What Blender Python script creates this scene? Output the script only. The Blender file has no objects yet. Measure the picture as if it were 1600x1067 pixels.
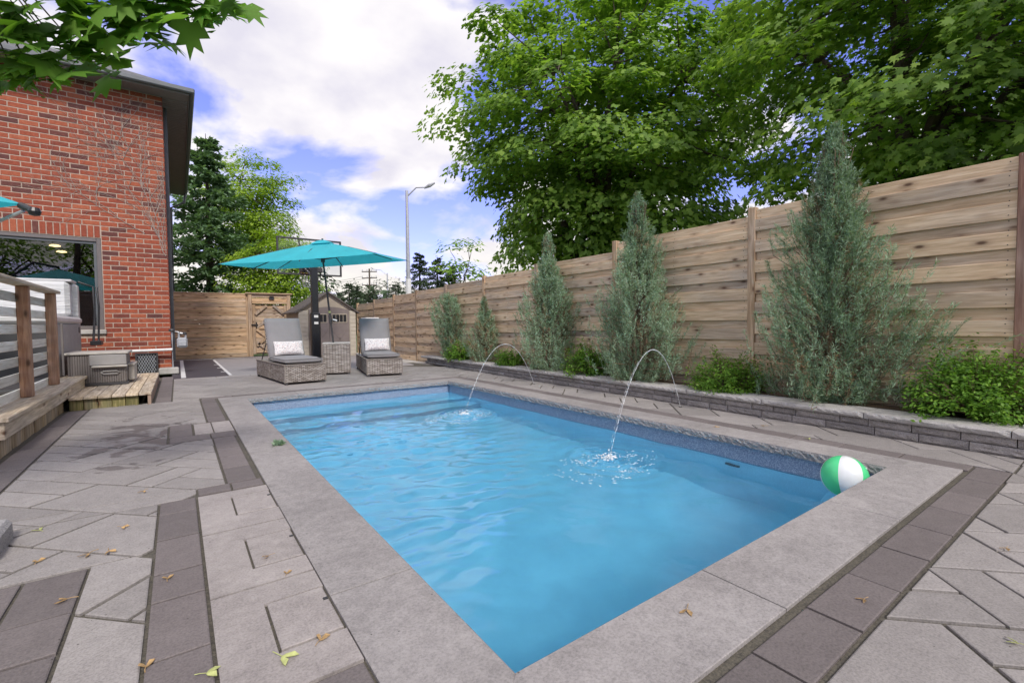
import bpy, bmesh, math, random
import numpy as np
from mathutils import Vector, Matrix
R_ = math.radians
random.seed(7)
rng = np.random.default_rng(7)
sc = bpy.context.scene
COL = sc.collection

# ------------------------------------------------------------------ camera
CAM = np.array([0.0, 0.0, 1.0])
YAW, PITCH, ROLL = 0.6239, 0.0373, -0.0101
_f = np.array([math.sin(YAW)*math.cos(PITCH), math.cos(YAW)*math.cos(PITCH), -math.sin(PITCH)])
_r = np.array([math.cos(YAW), -math.sin(YAW), 0.0])
_u = np.cross(_r, _f)
_r2 = math.cos(ROLL)*_r + math.sin(ROLL)*_u
_u2 = -math.sin(ROLL)*_r + math.cos(ROLL)*_u
cd = bpy.data.cameras.new('camera'); cam = bpy.data.objects.new('camera', cd); COL.objects.link(cam)
cd.sensor_width = 36.0; cd.lens = 725.4/1600*36.0; cd.clip_start = 0.05; cd.clip_end = 2000
m = Matrix.Identity(4)
for i in range(3):
    m[i][0] = _r2[i]; m[i][1] = _u2[i]; m[i][2] = -_f[i]; m[i][3] = CAM[i]
cam.matrix_world = m
sc.camera = cam

# ------------------------------------------------------------------ world: sky with clouds, sun
SUN_EL, SUN_AZ = R_(44), R_(190)          # azimuth clockwise from +Y: a veiled sun stands behind the camera
w = bpy.data.worlds.new('World'); sc.world = w; w.use_nodes = True
nt = w.node_tree; nt.nodes.clear()
def wn(t, **k):
    n = nt.nodes.new(t)
    for a, b in k.items(): setattr(n, a, b)
    return n
sky = wn('ShaderNodeTexSky', sky_type='NISHITA'); sky.sun_disc = False
sky.sun_elevation = SUN_EL; sky.sun_rotation = SUN_AZ; sky.ozone_density = 3.0; sky.air_density = 1.0; sky.dust_density = 0.4
tc = wn('ShaderNodeTexCoord')
sep = wn('ShaderNodeSeparateXYZ'); nt.links.new(tc.outputs['Generated'], sep.inputs[0])
zz = wn('ShaderNodeMath', operation='MAXIMUM'); nt.links.new(sep.outputs[2], zz.inputs[0]); zz.inputs[1].default_value = 0.0
za = wn('ShaderNodeMath', operation='ADD'); nt.links.new(zz.outputs[0], za.inputs[0]); za.inputs[1].default_value = 0.28
dv = wn('ShaderNodeVectorMath', operation='DIVIDE'); nt.links.new(tc.outputs['Generated'], dv.inputs[0])
cb = wn('ShaderNodeCombineXYZ')
for i in range(3): nt.links.new(za.outputs[0], cb.inputs[i])
nt.links.new(cb.outputs[0], dv.inputs[1])
mp = wn('ShaderNodeMapping'); nt.links.new(dv.outputs[0], mp.inputs[0]); mp.inputs['Scale'].default_value = (1.0, 1.0, 0.35); mp.inputs['Location'].default_value = (5.5, 6.1, 0.0)
no = wn('ShaderNodeTexNoise'); nt.links.new(mp.outputs[0], no.inputs['Vector'])
no.inputs['Scale'].default_value = 1.9; no.inputs['Detail'].default_value = 7; no.inputs['Roughness'].default_value = 0.52; no.inputs['Distortion'].default_value = 0.25
rp = wn('ShaderNodeValToRGB'); nt.links.new(no.outputs[0], rp.inputs[0])
rp.color_ramp.elements[0].position = 0.415; rp.color_ramp.elements[1].position = 0.505
no2 = wn('ShaderNodeTexNoise'); nt.links.new(mp.outputs[0], no2.inputs['Vector']); no2.inputs['Scale'].default_value = 4.2; no2.inputs['Detail'].default_value = 5
cl = wn('ShaderNodeValToRGB'); nt.links.new(no2.outputs[0], cl.inputs[0])
cl.color_ramp.elements[0].position = 0.34; cl.color_ramp.elements[0].color = (3.35, 3.25, 3.7, 1)
cl.color_ramp.elements[1].position = 0.62; cl.color_ramp.elements[1].color = (4.5, 4.35, 4.35, 1)
# low clouds turn creamy near the horizon
hz = wn('ShaderNodeMapRange'); nt.links.new(sep.outputs[2], hz.inputs[0]); hz.inputs[1].default_value = 0.0; hz.inputs[2].default_value = 0.20; hz.inputs[3].default_value = 1.0; hz.inputs[4].default_value = 0.0
cm = wn('ShaderNodeMix', data_type='RGBA'); nt.links.new(hz.outputs[0], cm.inputs[0]); nt.links.new(cl.outputs[0], cm.inputs[6]); cm.inputs[7].default_value = (4.4, 4.15, 3.6, 1)
mk = wn('ShaderNodeMath', operation='MAXIMUM'); nt.links.new(rp.outputs[0], mk.inputs[0])
hz2 = wn('ShaderNodeMapRange'); nt.links.new(sep.outputs[2], hz2.inputs[0]); hz2.inputs[1].default_value = 0.02; hz2.inputs[2].default_value = 0.16; hz2.inputs[3].default_value = 1.0; hz2.inputs[4].default_value = 0.0
nt.links.new(hz2.outputs[0], mk.inputs[1])
tint = wn('ShaderNodeMix', data_type='RGBA', blend_type='MULTIPLY'); tint.inputs[0].default_value = 1.0
nt.links.new(sky.outputs[0], tint.inputs[6]); tint.inputs[7].default_value = (0.85, 0.66, 1.12, 1)
mx = wn('ShaderNodeMix', data_type='RGBA'); nt.links.new(mk.outputs[0], mx.inputs[0]); nt.links.new(tint.outputs[2], mx.inputs[6]); nt.links.new(cm.outputs[2], mx.inputs[7])
bg = wn('ShaderNodeBackground'); bg.inputs[1].default_value = 0.12; nt.links.new(mx.outputs[2], bg.inputs[0])
wo = wn('ShaderNodeOutputWorld'); nt.links.new(bg.outputs[0], wo.inputs[0])
sl = bpy.data.lights.new('sun', 'SUN'); so = bpy.data.objects.new('sun', sl); COL.objects.link(so)
sl.energy = 1.5; sl.angle = R_(10); sl.color = (1.0, 0.95, 0.88)
sdir = Vector((math.sin(SUN_AZ)*math.cos(SUN_EL), math.cos(SUN_AZ)*math.cos(SUN_EL), math.sin(SUN_EL)))
so.rotation_euler = sdir.to_track_quat('Z', 'Y').to_euler(); so.location = (0, 0, 30)
vs = sc.view_settings; vs.view_transform = 'Standard'; vs.look = 'None'; vs.gamma = 1.0; vs.exposure = 1.0; vs.use_curve_mapping = False
cy = sc.cycles
cy.use_denoising = True; cy.max_bounces = 10; cy.transparent_max_bounces = 12; cy.sample_clamp_indirect = 8.0; cy.blur_glossy = 0.6
try: cy.denoiser = 'OPENIMAGEDENOISE'
except Exception: pass

# ------------------------------------------------------------------ material helpers
class NT:
    def __init__(s, name):
        s.m = bpy.data.materials.new(name); s.m.use_nodes = True; s.t = s.m.node_tree; s.t.nodes.clear()
        s.out = s.t.nodes.new('ShaderNodeOutputMaterial')
    def n(s, typ, ins=None, **props):
        x = s.t.nodes.new('ShaderNode' + typ)
        for a, b in props.items(): setattr(x, a, b)
        for k, v in (ins or {}).items():
            if isinstance(v, bpy.types.NodeSocket): s.t.links.new(v, x.inputs[k])
            else: x.inputs[k].default_value = v
        return x
    def math(s, op, a, b=0.0, clamp=False):
        return s.n('Math', {0: a, 1: b}, operation=op, use_clamp=clamp).outputs[0]
    def mix(s, fac, a, b, bt='MIX'):
        return s.n('Mix', {0: fac, 6: a, 7: b}, data_type='RGBA', blend_type=bt).outputs[2]
    def ramp(s, fac, stops):
        r = s.n('ValToRGB', {0: fac}); e = r.color_ramp.elements
        while len(e) < len(stops): e.new(0.5)
        for q, (p, c) in zip(e, stops):
            q.position = p; q.color = (c, c, c, 1) if isinstance(c, (int, float)) else (*c, 1)
        return r.outputs[0]
    def noise(s, vec, scale, detail=4, rough=0.55, dist=0.0):
        return s.n('TexNoise', {'Vector': vec, 'Scale': scale, 'Detail': detail, 'Roughness': rough, 'Distortion': dist}).outputs[0]
    def coord(s, which='Object'): return s.n('TexCoord').outputs[which]
    def rnd(s):
        a = s.n('ObjectInfo').outputs['Random']; b = s.n('NewGeometry').outputs['Random Per Island']
        return s.math('FRACT', s.math('ADD', a, b))
    def objrnd(s): return s.n('ObjectInfo').outputs['Random']
    def pos(s): return s.n('NewGeometry').outputs['Position']
    def bump(s, h, strength=0.3, dist=0.01):
        return s.n('Bump', {'Height': h, 'Strength': strength, 'Distance': dist}).outputs[0]
    def surf(s, sh): s.t.links.new(sh, s.out.inputs[0]); return s.m
    def pbr(s, col, rough=0.7, normal=None, **k):
        d = {'Base Color': col if isinstance(col, bpy.types.NodeSocket) else (*col[:3], 1), 'Roughness': rough}
        if normal is not None: d['Normal'] = normal
        d.update(k)
        return s.n('BsdfPrincipled', d).outputs[0]

def plain(name, col, rough=0.6, var=0.12, scale=8.0, bump=0.0, bscale=60.0, metal=0.0, **k):
    t = NT(name); c = t.coord()
    f = t.noise(c, scale, 5)
    lo = tuple(max(0, v*(1-var*1.6)) for v in col); hi = tuple(min(1, v*(1+var*1.6)) for v in col)
    cc = t.ramp(f, [(0.3, lo), (0.7, hi)])
    nm = t.bump(t.noise(c, bscale, 3), bump, 0.01) if bump else None
    return t.surf(t.pbr(cc, rough, nm, **({'Metallic': metal} | k)))

def stone_mat(name, c1, c2, speck=0.25, bump=0.25, wet=False, rough=0.75, ovar=0.16, blot=2.6):
    t = NT(name); p = t.pos(); r = t.rnd()
    f1 = t.noise(p, blot, 6, 0.6, 0.3); f2 = t.noise(p, 120.0, 3, 0.7); f3 = t.noise(p, 17.0, 5, 0.65)
    c = t.mix(t.ramp(f1, [(0.34, 0.0), (0.66, 1.0)]), (*c1, 1), (*c2, 1))
    c = t.mix(0.35, c, t.ramp(f3, [(0.3, tuple(v*0.72 for v in c1)), (0.7, tuple(min(1, v*1.22) for v in c2))]))
    c = t.mix(speck, c, t.ramp(f2, [(0.36, 0.03), (0.5, c2), (0.66, tuple(min(1, v*1.6) for v in c2))]))
    br = t.math('ADD', t.math('MULTIPLY', r, 2*ovar), 1-ovar)
    c = t.mix(1.0, c, t.n('CombineXYZ', {0: br, 1: br, 2: br}).outputs[0], 'MULTIPLY')
    # small dark dirt specks
    v = t.n('TexVoronoi', {'Vector': p, 'Scale': 21.0, 'Randomness': 1.0}).outputs['Distance']
    sp = t.math('MULTIPLY', t.math('LESS_THAN', v, 0.07), t.math('GREATER_THAN', t.noise(p, 5.0, 2), 0.56))
    c = t.mix(t.math('MULTIPLY', sp, 0.75), c, (0.03, 0.025, 0.02, 1))
    ro = rough
    if wet:
        sx = t.n('SeparateXYZ', {0: p})
        # puddle-shaped wet patches left of the pool
        ax = t.math('DIVIDE', t.math('ADD', sx.outputs[0], 0.28), 0.44); ay = t.math('DIVIDE', t.math('SUBTRACT', sx.outputs[1], 5.45), 0.95)
        d = t.math('SQRT', t.math('ADD', t.math('MULTIPLY', ax, ax), t.math('MULTIPLY', ay, ay)))
        nn = t.noise(p, 3.1, 6, 0.62, 0.6)
        wv = t.math('SUBTRACT', nn, t.math('MULTIPLY', d, 0.16))
        wm = t.ramp(wv, [(0.405, 0.0), (0.425, 1.0)])
        c = t.mix(t.math('MULTIPLY', wm, 0.55), c, (0.05, 0.043, 0.045, 1))
        ro = t.math('SUBTRACT', rough, t.math('MULTIPLY', wm, 0.25))
    nm = t.bump(t.math('ADD', f2, t.math('MULTIPLY', f3, 1.5)), bump, 0.004)
    return t.surf(t.pbr(c, ro, nm))

def wood_mat(name, cols, axis, rough=0.7, grey=0.35, knots=True, ovar=0.2, scale=1.0):
    """cols: two base colours; axis: grain direction 0/1/2; grey: amount of silvering"""
    t = NT(name); r = t.rnd()
    off = t.n('CombineXYZ', {0: t.math('MULTIPLY', r, 37.0), 1: t.math('MULTIPLY', r, 91.0), 2: t.math('MULTIPLY', r, 53.0)}).outputs[0]
    p = t.n('VectorMath', {0: t.pos(), 1: off}, operation='ADD').outputs[0]
    s = [14.0*scale]*3; s[axis] = 0.9*scale
    g = t.n('VectorMath', {0: p, 1: tuple(s)}, operation='MULTIPLY').outputs[0]
    f = t.noise(g, 2.6, 7, 0.62, 0.45); f2 = t.noise(g, 9.0, 4, 0.7, 0.2)
    s3 = [2.4]*3; s3[axis] = 0.5
    g3 = t.n('VectorMath', {0: p, 1: tuple(s3)}, operation='MULTIPLY').outputs[0]
    f3 = t.noise(g3, 1.6, 4)
    a, b = cols
    c = t.ramp(f, [(0.26, tuple(v*0.70 for v in a)), (0.45, a), (0.62, b), (0.8, tuple(min(1, v*1.2) for v in b))])
    c = t.mix(t.ramp(t.math('ADD', f3, t.math('MULTIPLY', t.math('SUBTRACT', r, 0.5), 0.35)), [(0.5-grey*0.45, 0.0), (1.02-grey*0.7, 0.85)]), c,
              t.ramp(f, [(0.3, (0.22, 0.19, 0.17)), (0.7, (0.47, 0.42, 0.38))]))
    c = t.mix(0.13, c, t.ramp(f2, [(0.35, 0.03), (0.6, 0.5)]), 'SOFT_LIGHT')
    if knots:
        sk = [8.5]*3; sk[axis] = 3.6
        gk = t.n('VectorMath', {0: p, 1: tuple(sk)}, operation='MULTIPLY').outputs[0]
        v = t.n('TexVoronoi', {'Vector': gk, 'Scale': 1.0}).outputs['Distance']
        c = t.mix(t.ramp(v, [(0.07, 0.9), (0.17, 0.0)]), c, (0.045, 0.025, 0.015, 1))
        c = t.mix(t.ramp(v, [(0.14, 0.35), (0.34, 0.0)]), c, (0.16, 0.07, 0.03, 1))
    br = t.math('ADD', t.math('MULTIPLY', t.math('FRACT', t.math('MULTIPLY', r, 7.31)), 2*ovar), 1-ovar)
    c = t.mix(1.0, c, t.n('CombineXYZ', {0: br, 1: br, 2: br}).outputs[0], 'MULTIPLY')
    nm = t.bump(t.math('ADD', f, t.math('MULTIPLY', f2, 0.5)), 0.35, 0.004)
    return t.surf(t.pbr(c, rough, nm))

def leaf_mat(name, cols, trans=0.35, rough=0.55, spec=0.3):
    """cols: dark, mid, light leaf colours picked per leaf; part of the light passes through"""
    t = NT(name); r = t.n('NewGeometry').outputs['Random Per Island']
    big = t.noise(t.pos(), 0.9, 3)
    k = t.math('ADD', t.math('MULTIPLY', r, 0.6), t.math('MULTIPLY', t.math('SUBTRACT', big, 0.3), 0.9))
    c = t.ramp(k, [(0.12, cols[0]), (0.5, cols[1]), (0.92, cols[2])])
    bs = t.pbr(c, rough, None, **{'Specular IOR Level': spec})
    ct = t.mix(1.0, c, (1.25, 1.35, 0.55, 1), 'MULTIPLY')
    tr = t.n('BsdfTranslucent', {'Color': ct}).outputs[0]
    return t.surf(t.n('MixShader', {0: trans, 1: bs, 2: tr}).outputs[0])

# ------------------------------------------------------------------ mesh helpers
WB = {}
def tag(o, label=None, cat=None, group=None, kind=None):
    if label: o['label'] = label
    if cat: o['category'] = cat
    if group: o['group'] = group
    if kind: o['kind'] = kind
    return o
def thing(name, label, cat, base, group=None):
    o = bpy.data.objects.new(name, None); COL.objects.link(o); o.location = base
    o.empty_display_size = 0.1
    WB[o] = np.array(base, float)
    return tag(o, label, cat, group)

class B:
    def __init__(s): s.v = []; s.f = []; s.fm = []; s.n = 0; s.mi = 0
    def add(s, vs, fs):
        vs = [tuple(float(c) for c in q) for q in vs]
        s.v += vs; s.f += [tuple(i+s.n for i in q) for q in fs]; s.fm += [s.mi]*len(fs); s.n += len(vs); return s
    def box(s, lo, hi):
        x0, y0, z0 = lo; x1, y1, z1 = hi
        return s.add([(x0,y0,z0),(x1,y0,z0),(x1,y1,z0),(x0,y1,z0),(x0,y0,z1),(x1,y0,z1),(x1,y1,z1),(x0,y1,z1)],
                     [(0,3,2,1),(4,5,6,7),(0,1,5,4),(1,2,6,5),(2,3,7,6),(3,0,4,7)])
    def cbox(s, lo, hi, c=0.004, M=None, jit=0.0):
        """box with chamfered edges; M: optional 4x4 applied to its points"""
        lo = np.array(lo, float); hi = np.array(hi, float); ce = (lo+hi)/2; h = (hi-lo)/2; c = min(c, *(h*0.6))
        V = []; idx = {}
        for sx in (-1, 1):
            for sy in (-1, 1):
                for sz in (-1, 1):
                    S = np.array([sx, sy, sz])
                    for a in range(3):
                        q = S*(h-c); q[a] = S[a]*h[a]
                        idx[(sx, sy, sz, a)] = len(V); V.append(q)
        F = []
        for a in range(3):
            b_, c_ = [k for k in range(3) if k != a]
            for sg in (-1, 1):
                q = []
                for (p, r) in ((-1,-1),(1,-1),(1,1),(-1,1)):
                    S = [0]*3; S[a] = sg; S[b_] = p; S[c_] = r; q.append(idx[(*S, a)])
                F.append(q)
            for p in (-1, 1):
                for r in (-1, 1):
                    S1 = [0]*3; S1[b_] = p; S1[c_] = r; S2 = list(S1); S1[a] = -1; S2[a] = 1
                    F.append([idx[(*S1, b_)], idx[(*S2, b_)], idx[(*S2, c_)], idx[(*S1, c_)]])
        for sx in (-1, 1):
            for sy in (-1, 1):
                for sz in (-1, 1): F.append([idx[(sx,sy,sz,a)] for a in range(3)])
        VV = np.array(V); FF = []
        for q in F:
            nrm = np.cross(VV[q[1]]-VV[q[0]], VV[q[2]]-VV[q[0]])
            FF.append(tuple(q) if nrm @ VV[q].mean(0) > 0 else tuple(q[::-1]))
        if jit: VV = VV + rng.uniform(-jit, jit, VV.shape)
        VV = VV + ce
        if M is not None: VV = [tuple(M @ Vector(q)) for q in VV]
        return s.add(VV, FF)
    def tube(s, pts, rad, n=8, cap=True):
        pts = [Vector(p) for p in pts]; k = len(pts)
        rad = [rad]*k if isinstance(rad, (int, float)) else rad
        V = []; up = Vector((0, 0, 1))
        for i, p in enumerate(pts):
            d = (pts[min(i+1, k-1)] - pts[max(i-1, 0)]).normalized()
            a = d.cross(up)
            if a.length < 1e-3: a = d.cross(Vector((1, 0, 0)))
            a.normalize(); b_ = a.cross(d).normalized()
            for j in range(n):
                t = 2*math.pi*j/n; V.append(p + a*(rad[i]*math.cos(t)) + b_*(rad[i]*math.sin(t)))
        F = [(i*n+j, i*n+(j+1) % n, (i+1)*n+(j+1) % n, (i+1)*n+j) for i in range(k-1) for j in range(n)]
        if cap: F += [tuple(range(n))[::-1], tuple((k-1)*n+j for j in range(n))]
        return s.add(V, F)
    def prism(s, poly, z0, z1, c=0.0):
        n = len(poly)
        a = sum(poly[i][0]*poly[(i+1) % n][1]-poly[(i+1) % n][0]*poly[i][1] for i in range(n))
        if a < 0: poly = poly[::-1]
        top = inset(poly, c) if c else None
        V = [(x, y, z0) for x, y in poly] + [(x, y, z1-(c*0.6 if top else 0)) for x, y in poly]
        F = [tuple(range(n))[::-1]] + [(i, (i+1) % n, n+(i+1) % n, n+i) for i in range(n)]
        if top:
            V += [(x, y, z1) for x, y in top]
            F += [(n+i, n+(i+1) % n, 2*n+(i+1) % n, 2*n+i) for i in range(n)] + [tuple(2*n+i for i in range(n))]
        else: F += [tuple(n+i for i in range(n))]
        return s.add(V, F)
    def lathe(s, prof, n=24, ctr=(0, 0, 0)):
        k = len(prof); V = []
        for (r, z) in prof:
            for j in range(n):
                t = 2*math.pi*j/n; V.append((ctr[0]+r*math.cos(t), ctr[1]+r*math.sin(t), ctr[2]+z))
        F = [(i*n+j, i*n+(j+1) % n, (i+1)*n+(j+1) % n, (i+1)*n+j) for i in range(k-1) for j in range(n)]
        return s.add(V, F)
    def mesh(s, name, base=(0, 0, 0), smooth=False):
        me = bpy.data.meshes.new(name)
        b_ = np.array(base, float)
        me.from_pydata([tuple(np.array(q)-b_) for q in s.v], [], s.f)
        if any(s.fm): me.polygons.foreach_set('material_index', s.fm)
        if smooth: me.polygons.foreach_set('use_smooth', [True]*len(me.polygons))
        me.update(); return me

def inset(poly, c):
    n = len(poly); out = []
    for i in range(n):
        p0 = np.array(poly[i-1]); p = np.array(poly[i]); p1 = np.array(poly[(i+1) % n])
        e0 = p-p0; e1 = p1-p
        l0 = np.hypot(*e0); l1 = np.hypot(*e1)
        if l0 < 2.2*c or l1 < 2.2*c: return None
        e0 /= l0; e1 /= l1
        n0 = np.array([-e0[1], e0[0]]); n1 = np.array([-e1[1], e1[0]])
        bs = n0+n1; q = bs @ bs
        if q < 0.3: return None
        out.append(tuple(p + bs*(2*c/q)))
    return out
def clip_half(poly, a, b_, c):          # keep a*x+b*y <= c
    out = []
    for i in range(len(poly)):
        p, q = poly[i], poly[(i+1) % len(poly)]
        dp = a*p[0]+b_*p[1]-c; dq = a*q[0]+b_*q[1]-c
        if dp <= 0: out.append(p)
        if dp*dq < 0:
            t = dp/(dp-dq); out.append((p[0]+t*(q[0]-p[0]), p[1]+t*(q[1]-p[1])))
    return out
def clip_rect(poly, x0, x1, y0, y1):
    for a, b_, c in ((1, 0, x1), (-1, 0, -x0), (0, 1, y1), (0, -1, -y0)):
        poly = clip_half(poly, a, b_, c)
        if len(poly) < 3: return []
    out = []
    for p in poly:
        if not out or math.hypot(p[0]-out[-1][0], p[1]-out[-1][1]) > 1e-3: out.append(p)
    if len(out) > 2 and math.hypot(out[0][0]-out[-1][0], out[0][1]-out[-1][1]) < 1e-3: out.pop()
    return out
def parea(poly):
    return abs(sum(poly[i][0]*poly[(i+1) % len(poly)][1]-poly[(i+1) % len(poly)][0]*poly[i][1] for i in range(len(poly))))/2

def mats(me, mat):
    for q in (mat if isinstance(mat, (list, tuple)) else [mat]): me.materials.append(q)
def part(name, b, mat, parent, smooth=False, kind=None, label=None):
    """one mesh under its thing; points are given in world metres"""
    base = WB[parent]; me = b.mesh(name, base, smooth); mats(me, mat)
    o = bpy.data.objects.new(name, me); COL.objects.link(o); o.parent = parent; WB[o] = base
    if kind: o['kind'] = kind
    if label: o['label'] = label
    return o
def piece(name, me, parent, loc, rotz=0.0, rot=None):
    """a repeat sharing mesh data, placed in world metres"""
    o = bpy.data.objects.new(name, me); COL.objects.link(o); o.parent = parent
    o.location = np.array(loc, float) - WB[parent]
    if rot: o.rotation_euler = rot
    elif rotz: o.rotation_euler = (0, 0, rotz)
    return o
def solo(name, b, mat, base, label=None, cat=None, group=None, kind=None, smooth=False):
    """a thing (or piece of the setting) that is one mesh"""
    me = b.mesh(name, base, smooth); mats(me, mat)
    o = bpy.data.objects.new(name, me); COL.objects.link(o); o.location = base; WB[o] = np.array(base, float)
    return tag(o, label, cat, group, kind)
def fastmesh(name, V, F, smooth=False):
    """numpy vertices (n,3) and faces (m,k) all of k corners"""
    me = bpy.data.meshes.new(name); V = np.ascontiguousarray(V, np.float32); F = np.ascontiguousarray(F, np.int32)
    me.vertices.add(len(V)); me.vertices.foreach_set('co', V.ravel())
    me.loops.add(F.size); me.loops.foreach_set('vertex_index', F.ravel())
    me.polygons.add(len(F)); me.polygons.foreach_set('loop_start', np.arange(0, F.size, F.shape[1], dtype=np.int32))
    me.polygons.foreach_set('loop_total', np.full(len(F), F.shape[1], np.int32))
    if smooth: me.polygons.foreach_set('use_smooth', np.ones(len(F), bool))
    me.update(calc_edges=True); me.validate(); return me
def fastpart(name, V, F, mat, parent, smooth=False, kind=None):
    me = fastmesh(name, np.asarray(V)-WB[parent], F, smooth); mats(me, mat)
    o = bpy.data.objects.new(name, me); COL.objects.link(o); o.parent = parent; WB[o] = WB[parent]
    if kind: o['kind'] = kind
    return o
def xform(loc, rz=0.0, rx=0.0, ry=0.0):
    return Matrix.Translation(Vector(loc)) @ Matrix.Rotation(rz, 4, 'Z') @ Matrix.Rotation(ry, 4, 'Y') @ Matrix.Rotation(rx, 4, 'X')
def unit(a): return a/np.maximum(np.linalg.norm(a, axis=-1, keepdims=True), 1e-9)
def px(x, y, depth):
    """world point at image position (1600 wide) and depth along the view, for far things"""
    return CAM + depth*(_f + _r2*((x-800)/725.4) + _u2*((533.5-y)/725.4))

# ------------------------------------------------------------------ materials
M = {}
M['paver'] = stone_mat('paver_light', (0.24, 0.219, 0.21), (0.31, 0.285, 0.273), 0.22, 0.2, wet=True, ovar=0.13)
M['paver_dark'] = stone_mat('paver_dark', (0.135, 0.114, 0.112), (0.172, 0.148, 0.144), 0.25, 0.25, ovar=0.13)
M['coping'] = stone_mat('coping_stone', (0.205, 0.188, 0.184), (0.35, 0.325, 0.316), 0.2, 0.25, ovar=0.08, blot=2.4)
M['rock'] = stone_mat('rock_face', (0.15, 0.145, 0.15), (0.33, 0.32, 0.32), 0.4, 0.6, ovar=0.1, blot=14)
M['slab'] = stone_mat('pale_slab', (0.235, 0.208, 0.2), (0.39, 0.352, 0.335), 0.18, 0.25, ovar=0.05, blot=2.8)
M['block'] = stone_mat('wall_block', (0.17, 0.155, 0.152), (0.33, 0.305, 0.295), 0.35, 0.7, ovar=0.22, blot=9)
M['cap'] = stone_mat('cap_stone', (0.34, 0.325, 0.315), (0.47, 0.45, 0.435), 0.2, 0.35, ovar=0.06)
M['joint'] = stone_mat('joint_sand', (0.05, 0.043, 0.036), (0.11, 0.098, 0.075), 0.5, 0.8, ovar=0.0, blot=20)
M['soil'] = stone_mat('mulch', (0.07, 0.045, 0.03), (0.16, 0.11, 0.08), 0.5, 1.0, ovar=0.0, blot=20)
M['fence'] = wood_mat('fence_wood', ((0.62, 0.45, 0.285), (0.77, 0.60, 0.415)), 1, grey=0.22, ovar=0.10)
M['fence_x'] = wood_mat('fence_wood_x', ((0.52, 0.34, 0.19), (0.72, 0.52, 0.33)), 0, grey=0.2)
M['post'] = wood_mat('post_wood', ((0.40, 0.265, 0.155), (0.58, 0.42, 0.27)), 2, grey=0.3)
M['post_red'] = wood_mat('stained_post', ((0.21, 0.095, 0.06), (0.30, 0.15, 0.10)), 2, grey=0.1, knots=False)
M['rail_post'] = wood_mat('rail_post', ((0.34, 0.175, 0.10), (0.50, 0.29, 0.175)), 2, grey=0.12)
M['slat'] = wood_mat('pale_slat', ((0.72, 0.69, 0.61), (0.84, 0.82, 0.76)), 1, grey=0.0, knots=False)
M['deck'] = wood_mat('deck_wood', ((0.48, 0.38, 0.26), (0.68, 0.57, 0.43)), 1, grey=0.22)
M['deck_v'] = wood_mat('skirt_wood', ((0.38, 0.28, 0.16), (0.56, 0.43, 0.28)), 2, grey=0.15)
M['moss'] = wood_mat('mossy_wood', ((0.14, 0.13, 0.04), (0.30, 0.25, 0.11)), 2, grey=0.1)
def brick_mat():
    t = NT('brick'); r = t.rnd(); p = t.pos()
    c = t.ramp(r, [(0.0, (0.12, 0.042, 0.036)), (0.11, (0.16, 0.048, 0.036)), (0.16, (0.23, 0.055, 0.032)), (0.45, (0.30, 0.068, 0.034)), (0.75, (0.35, 0.085, 0.04)), (1.0, (0.40, 0.115, 0.055))])
    c = t.mix(0.4, c, t.ramp(t.noise(p, 26, 5, 0.7), [(0.3, 0.02), (0.55, 0.45), (0.75, 0.95)]), 'SOFT_LIGHT')
    v = t.noise(t.n('VectorMath', {0: p, 1: (1, 1, 2.5)}, operation='MULTIPLY').outputs[0], 3.0, 4)
    c = t.mix(t.ramp(v, [(0.6, 0.0), (0.85, 0.15)]), c, (0.5, 0.36, 0.30, 1))
    return t.surf(t.pbr(c, 0.85, t.bump(t.noise(p, 140, 3), 0.4, 0.004)))
M['brick'] = brick_mat()
M['mortar'] = plain('mortar', (0.45, 0.345, 0.275), 0.9, 0.12, 14, 0.5, 120)
def side_brick():
    t = NT('side_brick'); p = t.pos(); s = t.n('SeparateXYZ', {0: p})
    v = t.n('CombineXYZ', {0: s.outputs[1], 1: s.outputs[2], 2: 0.0}).outputs[0]
    b_ = t.n('TexBrick', {'Vector': v, 'Color1': (0.40, 0.115, 0.06, 1), 'Color2': (0.24, 0.07, 0.045, 1), 'Mortar': (0.5, 0.4, 0.33, 1), 'Scale': 1.0, 'Mortar Size': 0.006, 'Brick Width': 0.2745, 'Row Height': 0.0985})
    return t.surf(t.pbr(b_.outputs[0], 0.85))
M['side_brick'] = side_brick()
M['frame'] = plain('window_frame', (0.155, 0.135, 0.13), 0.45, 0.05)
M['soffit'] = plain('soffit_metal', (0.19, 0.165, 0.155), 0.5, 0.05)
M['gutter'] = plain('gutter_metal', (0.12, 0.13, 0.135), 0.4, 0.06)
M['shingle'] = plain('roof_shingle', (0.14, 0.14, 0.14), 0.9, 0.25, 9, 0.6, 40)
M['black'] = plain('black_metal', (0.018, 0.018, 0.02), 0.38, 0.1)
M['dark'] = plain('dark_plastic', (0.05, 0.048, 0.05), 0.5, 0.1)
M['greymetal'] = plain('grey_metal', (0.42, 0.43, 0.45), 0.45, 0.1, metal=0.3)
M['white'] = plain('white_paint', (0.72, 0.71, 0.70), 0.5, 0.05)
M['concrete'] = plain('pale_concrete', (0.42, 0.40, 0.37), 0.85, 0.15, 5, 0.4)
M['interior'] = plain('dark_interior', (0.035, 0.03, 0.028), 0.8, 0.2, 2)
M['turq'] = None
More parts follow.
